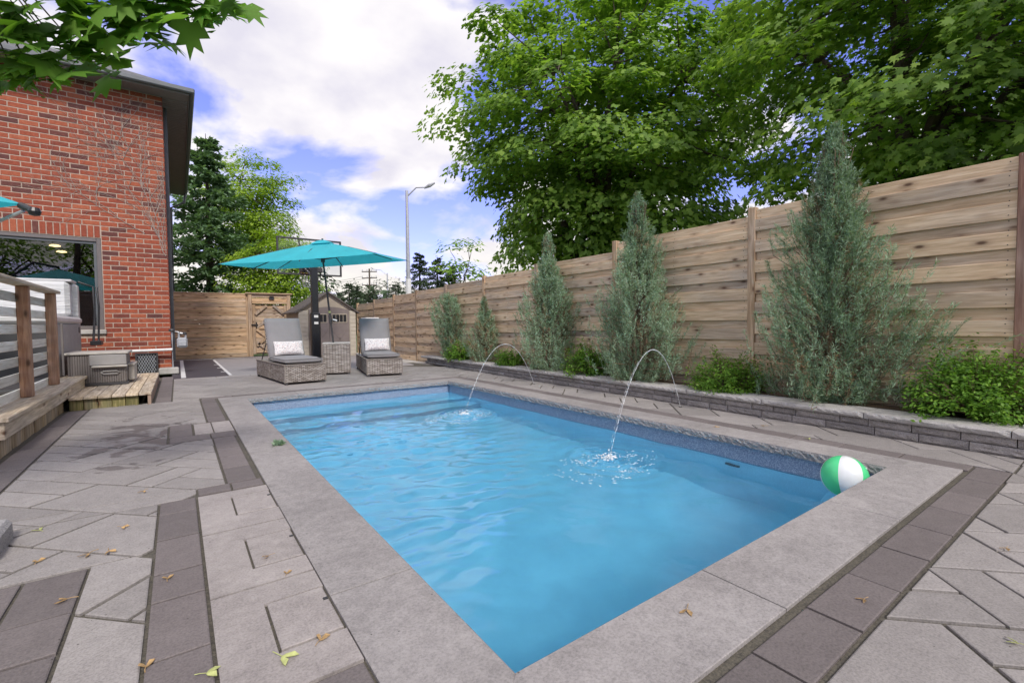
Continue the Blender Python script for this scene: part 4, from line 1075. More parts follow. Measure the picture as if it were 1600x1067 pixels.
b = B(); b.tube([(2.597, 10.05, 1.05), (2.580, 10.05, 1.22)], 0.032, 10); b.tube([(2.585, 10.04, 1.12), (2.62, 9.97, 1.12), (2.70, 9.92, 1.08)], 0.012, 6); part('crank', b, M['dark'], ub)
b = B(); b.tube([(2.575, 10.05, 1.27), (2.571, 10.05, 1.31)], 0.022, 10); part('yellow_band', b, M['seed_green'], ub)
b = B(); b.tube([(2.62, 9.98, 1.13), (2.69, 9.94, 1.11)], 0.016, 8); part('crank_grip', b, M['white'], ub)

# ================================================================== BASKETBALL HOOP, SHED
bh = thing('basketball_hoop', 'black basketball hoop with clear backboard rising above the umbrella', 'basketball hoop', (2.9, 12.75, 0))
b = B(); b.cbox((2.82, 12.67, 0.0), (2.98, 12.83, 2.75), 0.015); part('pole', b, M['black'], bh)
b = B(); b.cbox((2.79, 12.63, 0.02), (3.01, 12.87, 1.35), 0.03); part('pole_pad', b, M['black'], bh)
for z in (1.22, 1.05):
    b = B(); b.box((2.85, 12.627, z), (2.95, 12.6295, z+0.06)); part('sticker', b, M['white'], bh)
BX0, BX1, BZ0, BZ1, BYY = 2.23, 3.93, 2.42, 3.44, 13.9
b = B()
for q in (((BX0, BYY, BZ0), (BX0+0.045, BYY+0.05, BZ1)), ((BX1-0.045, BYY, BZ0), (BX1, BYY+0.05, BZ1)), ((BX0+0.045, BYY, BZ1-0.045), (BX1-0.045, BYY+0.05, BZ1)), ((BX0+0.045, BYY, BZ0), (BX1-0.045, BYY+0.05, BZ0+0.045)),
          ((2.78, BYY, BZ0+0.045), (2.815, BYY+0.03, BZ1-0.045)), ((3.33, BYY, BZ0+0.045), (3.365, BYY+0.03, BZ1-0.045))): b.cbox(*q, 0.005)
bb = part('backboard_frame', b, M['dark'], bh)
b = B(); b.box((BX0+0.04, BYY+0.035, BZ0+0.04), (BX1-0.04, BYY+0.045, BZ1-0.04)); part('clear_board', b, M['acrylic'], bb)
for z0, z1 in ((2.70, 3.15), (2.30, 2.70)):
    for x in (2.84, 2.96):
        b = B(); b.tube([(x, 12.75, z0), (x, 13.89, z1)], 0.03, 8); part('support_arm', b, M['dark'], bh)
b = B(); b.cbox((2.80, 13.7, 2.50), (3.35, 13.895, 2.62), 0.01); part('mount_plate', b, M['dark'], bh)
b = B(); ctr = (3.08, 14.2); b.tube([(ctr[0]+0.23*math.cos(t), ctr[1]+0.23*math.sin(t), 2.52) for t in np.linspace(0, 2*math.pi, 25)], 0.01, 6); b.cbox((3.0, 13.95, 2.49), (3.16, 14.0, 2.53), 0.004); part('rim', b, plain('orange_rim', (0.55, 0.12, 0.03), 0.5), bh)
b = B()
for i in range(14):
    for s_ in (1, -1):
        b.tube([(ctr[0]+(0.225-0.09*q)*math.cos(2*math.pi*(i+s_*q*1.5)/14), ctr[1]+(0.225-0.09*q)*math.sin(2*math.pi*(i+s_*q*1.5)/14), 2.51-0.40*q) for q in (0, 0.33, 0.66, 1)], 0.004, 4)
part('net', b, M['white'], bh)
sh = thing('garden_shed', 'beige resin garden shed with gabled front and dark double doors', 'shed', (3.95, 16.7, 0))
SX0, SX1, SY, SYB = 3.10, 4.87, 15.8, 17.75; PK = 2.12; EV = 1.50; XM = (SX0+SX1)/2
b = B(); 
V = [(SX0,SY,0),(SX1,SY,0),(SX1,SY,EV),(XM,SY,PK-0.05),(SX0,SY,EV),(SX0,SYB,0),(SX1,SYB,0),(SX1,SYB,EV),(XM,SYB,PK-0.05),(SX0,SYB,EV)]
b.add(V, [(0,1,2,3,4),(6,5,9,8,7),(5,0,4,9),(1,6,7,2),(5,6,1,0),(4,3,8,9),(3,2,7,8)]); wall = part('wall', b, M['shed'], sh)
for k in range(12):
    z = 0.08+0.12*k
    b = B(); b.cbox((SX0-0.012, SY+0.03, z), (SX0+0.004, SYB-0.03, z+0.112), 0.004); part('siding_board', b, M['shed'], sh)
for s_ in (-1, 1):
    xe = XM + s_*(SX1-SX0)/2*1.13; ze = EV-0.08+0.03
    b = B(); P1 = Vector((XM, SY-0.12, PK)); P2 = Vector((xe, SY-0.12, ze))
    b.add([(XM, SY-0.12, PK), (xe, SY-0.12, ze), (xe, SYB+0.1, ze), (XM, SYB+0.1, PK), (XM, SY-0.12, PK-0.045), (xe, SY-0.12, ze-0.045), (xe, SYB+0.1, ze-0.045), (XM, SYB+0.1, PK-0.045)], [(0,1,2,3),(7,6,5,4),(0,4,5,1),(1,5,6,2),(2,6,7,3)])
    part('roof_panel', b, M['shed_roof'], sh)
for x0, x1 in ((SX0-0.01, SX0+0.28), (SX1-0.20, SX1+0.01)):
    b = B(); b.cbox((x0, SY-0.04, 0.0), (x1, SY-0.001, EV), 0.01)
    pil = part('corner_panel', b, M['shed_trim'], sh)
    for k in range(11):
        b = B(); b.cbox((x0+0.015, SY-0.052, 0.05+0.13*k), (x1-0.015, SY-0.038, 0.05+0.13*k+0.115), 0.004); part('panel_block', b, M['shed_trim'], pil)
DX0, DX1 = 3.40, 4.65
for (x0, x1) in ((DX0, (DX0+DX1)/2-0.006), ((DX0+DX1)/2+0.006, DX1)):
    b = B(); n = 8; pl = []
    for i in range(n+1):
        x = x0+(x1-x0)*i/n; pl.append((x, 1.52+0.10*(1-((x-(DX0+DX1)/2)/((DX1-DX0)/2))**2)))
    V = [(x0, SY-0.05, 0.04), (x1, SY-0.05, 0.04)] + [(x, SY-0.05, z) for x, z in pl[::-1]]
    V2 = [(q[0], SY-0.002, q[2]) for q in V]; k = len(V)
    b.add(V+V2, [tuple(range(k)), tuple(range(2*k-1, k-1, -1))] + [(i, i+k, (i+1) % k+k, (i+1) % k) for i in range(k)])
    dr = part('door', b, M['shed_door'], sh)
    b = B(); b.cbox((x0+0.06, SY-0.062, 1.10), (x1-0.06, SY-0.048, 1.40), 0.006); part('window_surround', b, M['shed'], dr)
    nn = 4
    for i in range(nn):
        wv = (x1-x0-0.16)/nn; b = B(); b.cbox((x0+0.08+wv*i+0.008, SY-0.068, 1.13), (x0+0.08+wv*(i+1)-0.008, SY-0.058, 1.37), 0.004); part('window_pane', b, M['black'], dr)
    for ang in (1, -1):
        b = B(); b.cbox((-0.38, SY-0.058, -0.02), (0.38, SY-0.047, 0.02), 0.003, M=Matrix.Translation(((x0+x1)/2, 0, 0.58)) @ Matrix.Rotation(ang*R_(52), 4, 'Y')); part('cross_brace', b, M['shed_door'], dr)
cart = thing('plastic_shelf', 'white plastic slotted shelf standing between the shed and fence', 'shelf', (4.75, 14.6, 0))
for z in (0.08, 0.5, 0.98):
    b = B(); b.cbox((4.70, 14.2, z), (5.12, 14.65, z+0.05), 0.01); part('shelf_board', b, M['white'], cart)
for x in (4.72, 4.84, 4.96, 5.09):
    b = B(); b.cbox((x-0.012, 14.2, 0.0), (x+0.012, 14.25, 1.2), 0.005); part('upright', b, M['white'], cart)
b = B(); b.cbox((4.70, 14.2, 1.2), (5.12, 14.65, 1.25), 0.01); part('top_board', b, M['white'], cart)
b = B(); b.cbox((4.73, 14.27, 0.13), (5.09, 14.62, 0.45), 0.02); part('grey_bin', b, M['greymetal'], cart)

# ================================================================== FOLIAGE
def leaf_batch(P, N, D, S, kind):
    """P,N,D: (n,3) positions, normals, directions; S: sizes -> vertices and triangles"""
    if kind == 'maple':
        T = np.array([(0,0,0),(0.30,-0.10,-0.02),(0.52,0.26,-0.06),(0.24,0.36,0.0),(0.36,0.72,-0.05),(0.10,0.62,0.0),(0,1.02,-0.08),(-0.10,0.62,0.0),(-0.36,0.72,-0.05),(-0.24,0.36,0.0),(-0.52,0.26,-0.06),(-0.30,-0.10,-0.02)])
        F = np.array([(0,1,3),(1,2,3),(0,3,5),(3,4,5),(0,5,7),(5,6,7),(0,7,9),(7,8,9),(0,9,11),(9,10,11)])
    elif kind == 'maple_far':
        T = np.array([(0,0,0),(0.48,0.12,-0.06),(0.22,0.38,0.0),(0.32,0.74,-0.05),(0,0.98,-0.05),(-0.32,0.74,-0.05),(-0.22,0.38,0.0),(-0.48,0.12,-0.06)])
        F = np.array([(0,1,2),(0,2,6),(2,3,4),(2,4,6),(4,5,6),(0,6,7)])
    elif kind == 'oval':
        T = np.array([(0,0,0),(0.26,0.45,0.03),(0,1.0,0),(-0.26,0.45,0.03)]); F = np.array([(0,1,2),(0,2,3)])
    else:   # blade
        T = np.array([(0,0,0),(0.075,0.4,0.0),(0,1.0,0),(-0.075,0.4,0.0)]); F = np.array([(0,1,2),(0,2,3)])
    N = unit(N); D = unit(D - N*np.sum(D*N, 1, keepdims=True)); Xv = np.cross(D, N)
    V = P[:, None, :] + S[:, None, None]*(Xv[:, None, :]*T[None, :, 0:1] + D[:, None, :]*T[None, :, 1:2] + N[:, None, :]*T[None, :, 2:3])
    FF = F[None] + (np.arange(len(P))*len(T))[:, None, None]
    return V.reshape(-1, 3), FF.reshape(-1, 3)
def rand_dir(r, n): return unit(r.normal(size=(n, 3)))
def broadleaf(name, label, base, center, radii, nclump, per, size, mat, seed, kind='maple_far', trunk_r=0.25, group=None, stems=1, clump_r=(1.0, 0.42), shell=0.45, avoid=None, keep=None, cat='tree', nl=8, trunk_top=None):
    r = np.random.default_rng(seed); base = np.array(base, float); c = np.array(center, float); rad = np.array(radii, float)
    t = thing(name, label, cat, tuple(base), group)
    # clump centres, evenly kept apart inside an uneven ellipsoid
    cs = []; tries = 0; ph = r.uniform(0, 6.28, 6)
    md = (4.2*rad[0]*rad[1]*rad[2]/nclump)**(1/3)*0.78
    while len(cs) < nclump and tries < nclump*80:
        tries += 1
        d = rand_dir(r, 1)[0]; k = r.uniform()**shell
        bump = 1 + 0.10*math.sin(3*math.atan2(d[1], d[0])+ph[0]) + 0.10*math.sin(5*d[2]+ph[1]+2*math.atan2(d[1], d[0])) + 0.06*math.sin(9*d[0]+ph[2])
        p = c + d*rad*k*bump
        if keep is not None and not keep(p): continue
        if all(np.sum((p-q)**2) > md*md for q in cs): cs.append(p)
        elif tries > nclump*40 and r.uniform() < 0.1: cs.append(p)
    cs = np.array(cs)
    # trunk, limbs and twigs
    b = B(); top = np.array(trunk_top if trunk_top is not None else (c[0], c[1], c[2]-rad[2]*0.45))
    for s_ in range(stems):
        off = np.array((0, 0, 0)) if stems == 1 else np.array((math.cos(s_*2.4), math.sin(s_*2.4), 0))*trunk_r*2.2
        tp = top + off*3.0
        pts = [base+off*0.4+(tp-base-off*0.4)*q + np.array((0.10*math.sin(3*q+s_), 0.10*math.cos(2*q+s_), 0))*min(1, q*3) for q in (0, 0.25, 0.5, 0.75, 1.0)]
        b.tube([tuple(p) for p in pts], [trunk_r*(1.25-0.65*q) for q in (0, 0.25, 0.5, 0.75, 1)], 9)
    tr = part('trunk', b, M['bark'], t, smooth=True)
    b = B(); limbs = []
    for i in range(nl):
        a = 2*math.pi*i/nl + r.uniform(-0.3, 0.3); el = r.uniform(0.1, 1.0)
        end = c + rad*np.array([math.cos(a)*math.cos(el), math.sin(a)*math.cos(el), math.sin(el)*0.8])*r.uniform(0.55, 0.75)
        st_ = base+(top-base)*r.uniform(0.72, 1.0)
        P_ = [st_+(end-st_)*q + np.array((0, 0, 0.14*np.linalg.norm(end-st_)))*math.sin(math.pi*q)*0.5 + r.normal(0, 0.06, 3)*(0 < q < 1) for q in np.linspace(0, 1, 7)]
        limbs += P_[1:]; b.tube([tuple(p) for p in P_], [trunk_r*0.42*(1-0.75*q)+0.012 for q in np.linspace(0, 1, 7)], 6)
    limbs = np.array(limbs)
    for p in cs:
        q = limbs[np.argmin(np.sum((limbs-p)**2, 1)+0.4*np.maximum(0, limbs[:, 2]-p[2])**2)]
        mid = (q+p)/2+r.normal(0, 0.08, 3); b.tube([tuple(q), tuple(mid), tuple(p)], [0.03+0.05*trunk_r, 0.02, 0.008], 4, cap=False)
    part('branches', b, M['bark'], tr)
    # leaves in flattened sprays, facing up and outward
    n = len(cs)*per
    C_ = np.repeat(cs, per, 0); k = clump_r[0]*r.uniform(0.7, 1.25, len(cs)).repeat(per)
    th = r.uniform(0, 2*math.pi, n); rr = np.sqrt(r.uniform(0, 1, n))
    out = unit(C_-c-np.array((0, 0, -0.3*rad[2])))
    dx, dy = rr*np.cos(th), rr*np.sin(th)
    lay = r.integers(0, 3, n)-1
    P = C_ + np.stack([dx*k, dy*k, clump_r[1]*k*(0.75*lay + r.normal(0, 0.28, n) - 0.55*rr*rr)], 1) + out*(-0.12*lay[:, None])
    N = np.stack([0.55*dx, 0.55*dy, np.full(n, 0.85)], 1) + 0.6*out + r.normal(0, 0.38, (n, 3))
    D = np.stack([dx, dy, -0.45*np.ones(n)], 1) + r.normal(0, 0.5, (n, 3))
    if avoid is not None:
        ok = ~avoid(P); P, N, D = P[ok], N[ok], D[ok]
    V, F = leaf_batch(P, N, D, size*r.uniform(0.5, 1.3, len(P)), kind)
    fastpart('crown', V, F, mat, t, kind=None)
    return t
def needle_shrub(name, label, base, H, W, seed, n, mat, blade=0.05, per=34, group=None, cat='shrub', lean=(0, 0), dry=0.06, shape=None, up=0.75, sl=0.34, wide=1.0):
    r = np.random.default_rng(seed); base = np.array(base, float)
    t = thing(name, label, cat, tuple(base), group)
    if shape is None: shape = lambda q: np.interp(q, [0, 0.06, 0.2, 0.4, 0.6, 0.75, 0.88, 1.0], [0.36, 0.60, 1.0, 0.84, 0.54, 0.31, 0.13, 0.03])
    q = r.uniform(0, 1, n)**0.95; th = r.uniform(0, 2*math.pi, n)
    lob = 1 + 0.22*np.sin(2*th+seed) + 0.26*np.sin(3*th+9*q+seed*2) + 0.22*np.sin(5*th-14*q) + r.normal(0, 0.13, n) + (r.uniform(0, 1, n) < 0.05)*0.4
    for g_ in range(16):
        tg, qg = r.uniform(0, 6.28), r.uniform(0.05, 0.9); dth = np.abs((th-tg+math.pi) % (2*math.pi)-math.pi)
        lob = lob + r.uniform(-0.35, 0.55)*np.exp(-(dth/0.35)**2-((q-qg)/0.07)**2)
    lob = np.maximum(lob, 0.25)
    tipr = shape(q)*W/2*lob*np.sqrt(r.uniform(0.25, 1.0, n))
    tip = base + np.stack([tipr*np.cos(th)+lean[0]*q*H, tipr*np.sin(th)+lean[1]*q*H, q*H+0.02], 1)
    L = sl*(0.6+0.6*r.uniform(0, 1, n))*(0.55+0.45*(1-q))*max(1.0, H/2.2)
    dirv = unit(np.stack([np.cos(th)*(1-up)*1.5, np.sin(th)*(1-up)*1.5, np.full(n, up)], 1) + r.normal(0, 0.16, (n, 3)))
    org = tip - dirv*L[:, None]; org[:, 2] = np.maximum(org[:, 2], base[2]+0.03)
    # stems
    b = B()
    for i in range(9):
        a = 2*math.pi*i/9; e_ = base+np.array([math.cos(a)*W*0.09, math.sin(a)*W*0.09, H*r.uniform(0.3, 0.5)])
        b.tube([tuple(base+np.array([math.cos(a), math.sin(a), 0])*0.05*W), tuple(base+np.array([math.cos(a)*W*0.09, math.sin(a)*W*0.09, H*0.2])), tuple(e_)], [0.02, 0.014, 0.005], 5, cap=False)
    for i in range(0, n, 3):
        ax = base+np.array([lean[0]*q[i]*H*0.7, lean[1]*q[i]*H*0.7, max(0.03, (org[i, 2]-base[2])*0.72)])
        b.tube([tuple(ax), tuple(org[i]), tuple(tip[i])], [0.006, 0.004, 0.0015], 3, cap=False)
    part('stems', b, M['twig'], t)
    s = r.uniform(0.05, 1.05, (n, per)); P = org[:, None, :] + (tip-org)[:, None, :]*s[..., None] + r.normal(0, 0.012, (n, per, 3))*(1.3-s[..., None])*wide
    D = dirv[:, None, :] + r.normal(0, 0.42, (n, per, 3)); P = P.reshape(-1, 3); D = D.reshape(-1, 3)
    N = rand_dir(r, len(P)) + np.array((0, 0, 0.5)); S = blade*r.uniform(0.6, 1.3, len(P))
    isd = np.repeat(r.uniform(0, 1, n) < dry, per)
    for nm, k, mt in (('foliage', ~isd, mat), ('dry_foliage', isd, M['juniper_dry'])):
        if k.sum() > 10:
            V, F = leaf_batch(P[k], N[k], D[k], S[k], 'blade'); fastpart(nm, V, F, mt, t)
    return t
def leafy_shrub(label, base, W, H, seed, n, leaf=0.028, group='green shrubs in the planter'):
    r = np.random.default_rng(seed); base = np.array(base, float)
    t = thing('green_shrub', label, 'shrub', tuple(base), group)
    ns = int(n/26); th = r.uniform(0, 6.28, ns); el = np.arcsin(r.uniform(0.02, 1.0, ns)); k = r.uniform(0.62, 1.0, ns)*(1+0.16*np.sin(3*th+seed)+0.12*np.sin(7*th+5*el+seed))
    d = np.stack([np.cos(th)*np.cos(el), np.sin(th)*np.cos(el), np.sin(el)], 1)
    tip = base + d*k[:, None]*np.array([W/2, W/2, H]) + np.array((0, 0, 0.03)); tip[:, 2] = np.maximum(tip[:, 2], base[2]+0.04)
    org = base + (tip-base)*0.35
    b = B()
    for i in range(0, ns, 3): b.tube([tuple(base+np.array((0, 0, 0.01))), tuple((org[i]+base)/2+np.array((0, 0, 0.04))), tuple(tip[i])], [0.008, 0.006, 0.002], 3, cap=False)
    part('stems', b, M['twig'], t)
    s = r.uniform(0.35, 1.05, (ns, 26)); P = org[:, None]+(tip-org)[:, None]*s[..., None]+r.normal(0, 0.022, (ns, 26, 3)); P = P.reshape(-1, 3)
    D = np.repeat(unit(tip-base), 26, 0)+r.normal(0, 0.7, P.shape); N = np.repeat(d, 26, 0)*0.6+np.array((0, 0, 0.8))+r.normal(0, 0.5, P.shape)
    P[:, 2] = np.maximum(P[:, 2], base[2]+0.012)
    V, F = leaf_batch(P, N, D, leaf*r.uniform(0.7, 1.35, len(P)), 'oval'); fastpart('foliage', V, F, M['yew'], t)
SZ = 0.16
JG = 'blue-green junipers along the fence'
needle_shrub('juniper', 'tallest wide juniper nearest the camera with brown tip', (5.38, 1.93, SZ), 2.78, 1.30, 11, 1650, M['juniper'], 0.042, 72, JG, dry=0.05, lean=(0.0, 0.0))
needle_shrub('juniper', 'tall blue-green juniper behind the nearer water jet', (5.36, 4.35, SZ), 2.66, 1.42, 12, 1500, M['juniper'], 0.043, 62, JG, dry=0.05)
needle_shrub('juniper', 'full conical juniper between the two water jets', (5.38, 6.35, SZ), 2.42, 1.28, 13, 1300, M['juniper'], 0.047, 52, JG, dry=0.04)
needle_shrub('juniper', 'short brownish juniper behind the far water jet', (5.42, 8.55, SZ), 1.42, 0.84, 14, 620, M['juniper'], 0.05, 44, JG, dry=0.22)
needle_shrub('juniper', 'small narrow juniper at the far end of the planter', (5.42, 10.2, SZ), 1.58, 0.70, 15, 560, M['juniper'], 0.055, 44, JG, dry=0.04, shape=lambda q: np.interp(q, [0, 0.2, 0.6, 0.85, 1.0], [0.35, 0.5, 1.0, 0.9, 0.3]))
leafy_shrub('bright green low shrub at the far end of the planter', (5.40, 9.55, SZ), 0.95, 0.52, 21, 4200, 0.042)
leafy_shrub('small green shrub under the far water jet', (5.34, 7.5, SZ), 0.72, 0.38, 22, 2800, 0.04)
leafy_shrub('rounded green shrub between the two tall junipers', (5.34, 5.3, SZ), 0.98, 0.58, 23, 6000, 0.036)
leafy_shrub('spreading yellow-green shrub in front of the fence post', (5.34, 3.0, SZ), 1.05, 0.50, 24, 7000, 0.033)
leafy_shrub('large glossy green shrub at the right edge', (5.42, 0.86, SZ), 1.15, 0.68, 25, 12000, 0.034)
b = B(); b.cbox((5.02, 0.36, 0.16), (5.2, 0.56, 0.235), 0.02, jit=0.006); solo('stone_block', b, M['cap'], (5.1, 0.45, 0.17), 'small pale stone on the planter at the right edge', 'stone')

# big trees behind the fence
def behind_fence(P): return (P[:, 0] < FXF+0.12) & (P[:, 2] < 2.5)
broadleaf('maple_tree', 'large green maple with several trunks rising behind the fence', (10.3, 9.5, -0.12), (10.4, 9.55, 6.1), (3.8, 3.9, 4.7), 185, 340, 0.155, M['maple'], 31, 'maple_far', 0.20, 'maples behind the fence', stems=4, clump_r=(0.85, 0.30), avoid=behind_fence, nl=12, trunk_top=(10.35, 9.5, 4.0))
broadleaf('maple_tree', 'dense maple overhanging the fence at the upper right', (10.6, 2.5, -0.12), (10.6, 1.9, 5.6), (2.75, 3.3, 4.3), 140, 400, 0.12, M['maple'], 32, 'maple', 0.22, 'maples behind the fence', stems=2, clump_r=(0.85, 0.28), avoid=behind_fence, nl=11, trunk_top=(10.4, 2.6, 3.6))
for i, (x, y, lab) in enumerate(((-7.5, -7.0, 'dark tree behind the viewer reflected in the house window'), (-3.0, -9.5, 'taller tree behind the viewer mirrored in the window'), (2.0, -10.5, 'broad tree behind the viewer across the yard'))):
    broadleaf('yard_tree', lab, (x, y, -0.12), (x, y, 3.9+0.4*i), (2.6, 2.4, 3.2), 45, 150, 0.26, M['maple'], 35+i, 'oval', 0.16, 'trees behind the viewer', clump_r=(0.9, 0.5), nl=6)
# cedar sprays in the upper right corner
needle_shrub('cedar_tree', 'dark green cedar leaning in at the upper right corner', (7.6, -0.35, -0.12), 6.2, 2.2, 41, 900, M['cedar'], 0.10, 60, None, 'tree', dry=0.06, up=0.15, sl=0.5, wide=2.2,
             shape=lambda q: np.interp(q, [0, 0.3, 0.45, 0.6, 0.8, 1.0], [0.1, 0.5, 0.95, 1.0, 0.7, 0.1]))
# spruce behind the house corner
def spruce(name, label, base, H, Rm, seed, levels=30, mat=None, group=None, dens=1.0, z0=0.05):
    r = np.random.default_rng(seed); base = np.array(base, float); t = thing(name, label, 'tree', tuple(base), group)
    b = B(); b.tube([tuple(base), tuple(base+np.array((0, 0, H*0.5))), tuple(base+np.array((0, 0, H)))], [Rm*0.065, Rm*0.04, 0.01], 8); tr = part('trunk', b, M['bark'], t)
    Ps, Ds, Ns = [], [], []; b = B()
    for l in range(levels):
        q = z0 + (0.98-z0)*(l+0.5)/levels; z = q*H; R = Rm*(1-q)**0.85*r.uniform(0.85, 1.1)+0.12
        nb_ = max(5, int((13-6*q)*dens))
        for k in range(nb_):
            z = (q+r.uniform(-0.5, 0.5)*(0.98-z0)/levels*1.6)*H; a = 2*math.pi*(k+r.uniform(-0.35, 0.35))/nb_ + l*0.7; Rb = R*r.uniform(0.75, 1.1); ca, sa = math.cos(a), math.sin(a)
            s = np.linspace(0, 1, 12); dro = -0.30*Rb*np.sin(s*1.9) + 0.14*Rb*s**3
            ax = base + np.stack([ca*Rb*s, sa*Rb*s, z+dro], 1)
            b.tube([tuple(p) for p in ax[::3]], [0.02, 0.014, 0.009, 0.004], 3, cap=False)
            for j in range(2, 12):
                tw = 0.30*Rb*(1-0.55*s[j])+0.05
                for sd in (-1, 1):
                    d2 = np.array([ca*0.65-sa*sd*0.75, sa*0.65+ca*sd*0.75, -0.30+r.normal(0, 0.12)]); m_ = int(9*dens)+3
                    u = r.uniform(0, 1, m_)
                    Ps.append(ax[j]+d2[None]*tw*u[:, None]+r.normal(0, 0.025, (m_, 3))); Ds.append(d2[None]+r.normal(0, 0.5, (m_, 3))); Ns.append(r.normal(0, 0.5, (m_, 3))+np.array((0, 0, 1.0)))
    part('branches', b, M['bark'], tr)
    P, D, N = np.concatenate(Ps), np.concatenate(Ds), np.concatenate(Ns)
    T_ = 0.125*H/9*r.uniform(0.7, 1.3, len(P)); V, F = leaf_batch(P, N, D, T_*1.5, 'oval'); fastpart('crown', V, F, mat or M['spruce'], t); return t
spruce('spruce_tree', 'tall dark spruce standing behind the house corner', (1.25, 24.6, -0.12), 9.6, 3.3, 51, 26, dens=0.75)
broadleaf('leafy_tree', 'bright lime green tree just right of the spruce', (3.4, 28.0, -0.12), px(392, 335, 25.0), (2.2, 2.2, 3.3), 75, 330, 0.17, M['lime'], 61, 'oval', 0.12, None, clump_r=(0.75, 0.4), nl=6)
broadleaf('leafy_tree', 'low bright green tree behind the wooden gate', (3.6, 23.0, -0.12), px(437, 425, 20.5), (1.7, 1.5, 1.7), 45, 300, 0.14, M['lime'], 62, 'oval', 0.10, None, clump_r=(0.6, 0.4), nl=6)
# far conifers and trees
FG = 'far trees beyond the fence'
for i, (x, ytop, dep, w_, lab) in enumerate(((545, 441, 55, 2.4, 'pointed far conifer above the shed roof'), (557, 446, 58, 2.2, 'smaller far conifer right of the shed peak'), (532, 455, 60, 2.0, 'dim far conifer behind the umbrella pole'), (580, 458, 60, 2.6, 'low far conifer under the utility pole'), (618, 440, 50, 3.0, 'far conifer left of the near street lamp'),
                                          (655, 393, 38, 2.5, 'grey-green conifer directly right of the street lamp'), (683, 402, 40, 2.6, 'grey-green conifer beside the maple'), (706, 415, 42, 2.6, 'dim conifer under the maple crown edge'))):
    top = px(x, ytop, dep); spruce('conifer_tree', lab, (top[0], top[1], -0.12), top[2]+0.12, w_*1.15, 70+i, 26, M['far'], FG, 0.38, 0.02)
for i, (x, yc, dep, r_, lab) in enumerate(((597, 468, 62, 2.4, 'small round far tree near the second street lamp'), (566, 470, 64, 2.4, 'round far tree low behind the shed'), (512, 470, 66, 3.0, 'round far tree behind the shed roof'), (722, 425, 40, 2.6, 'pale green tree below the maple branches'), (478, 452, 40, 2.2, 'faint round tree between gate and shed'))):
    c = px(x, yc, dep); broadleaf('far_tree', lab, (c[0], c[1], -0.12), c, (r_, r_, r_*1.1), 16, 60, 0.45, M['far'] if i != 3 else M['maple'], 90+i, 'oval', 0.12, FG, clump_r=(1.0, 0.6), nl=4)
b = B(); r3 = random.Random(5); rr = np.random.default_rng(8); n = 5200
ang = rr.uniform(-0.35, 2.6, n); dd = rr.uniform(85, 110, n); hh = 6.5*rr.uniform(0, 1, n)**0.8*(0.75+0.3*np.sin(ang*23)+0.2*np.sin(ang*61))
P = np.stack([dd*np.sin(ang), dd*np.cos(ang), hh], 1); V, F = leaf_batch(P, rand_dir(rr, n)+np.array((0, 0, .8)), rand_dir(rr, n), 2.0*rr.uniform(0.7, 1.3, n), 'oval')
me = fastmesh('far_treeline', V, F); mats(me, M['far']); o = bpy.data.objects.new('far_treeline', me); COL.objects.link(o); tag(o, 'hazy line of distant trees on the horizon', None, kind='stuff')

# maple reaching in at the upper left: trunk out of view, one branch of big leaves above the camera
mt = thing('maple_tree', 'near maple whose leafy branch hangs into the upper left corner', 'tree', (-3.3, 0.6, -0.12))
b = B(); b.tube([(-3.3, 0.6, -0.12), (-3.25, 0.65, 1.5), (-3.1, 0.8, 3.2), (-3.0, 0.9, 4.6)], [0.16, 0.13, 0.11, 0.07], 10); tr = part('trunk', b, M['bark'], mt)
b = B(); r = np.random.default_rng(9); tips = []
limb = [(-3.1, 0.8, 3.1), (-2.2, 1.6, 2.95), (-1.3, 2.2, 2.75), (-0.7, 2.6, 2.55)]
b.tube(limb, [0.06, 0.04, 0.025, 0.012], 7)
LP, LN, LD, LS = [], [], [], []
spots = [(20, 20, 1.75), (60, 55, 1.8), (95, 90, 1.85), (30, 90, 1.8), (120, 30, 1.8), (165, 45, 1.9), (215, 35, 1.95), (255, 30, 2.0), (300, 22, 2.05), (335, 30, 2.1), (190, 5, 1.9), (270, 2, 2.0), (25, 135, 1.85), (10, 60, 1.7), (130, 100, 1.95), (75, 15, 1.75), (315, 5, 2.1), (45, 118, 1.85), (140, 62, 1.9), (240, 50, 2.0)]
for (x, y, d) in spots:
    p = px(x, y-14, d); L_ = np.array([np.array(limb[3])*q+np.array(limb[1])*(1-q) for q in (0, 0.3, 0.6, 1)]); q = L_[np.argmin(np.sum((L_-p)**2, 1))]
    b.tube([tuple(q), tuple((q+p)/2+np.array((0, 0, 0.05))), tuple(p)], [0.006, 0.004, 0.002], 4)
    for k in range(11):
        LP.append(p+r.normal(0, 0.055, 3)); LN.append(-_f*r.uniform(0.2, 0.9)+np.array((0, 0, 0.75))+r.normal(0, 0.3, 3)); LD.append(_r*r.uniform(-0.5, 0.9)+np.array((0, 0, -0.75))+r.normal(0, 0.25, 3)); LS.append(r.uniform(0.09, 0.16))
part('branch', b, M['bark'], tr)
LL = np.array(limb); q_ = r.uniform(0.25, 1.0, 560); seg = np.minimum((q_*3).astype(int), 2); fr2 = (q_*3-seg)[:, None]
PP = LL[seg]*(1-fr2)+LL[seg+1]*fr2 + r.normal(0, 1, (560, 3))*np.array((0.26, 0.26, 0.16)) + np.array((0, 0, 0.12))
for p in PP:
    LP.append(p); LN.append(np.array((0, 0, 1.0))+r.normal(0, 0.35, 3)); LD.append(r.normal(0, 1, 3)+np.array((0, 0, -0.5))); LS.append(r.uniform(0.08, 0.15))
V, F = leaf_batch(np.array(LP), np.array(LN), np.array(LD), np.array(LS), 'maple'); fastpart('leaves', V, F, M['maple_near'], mt)
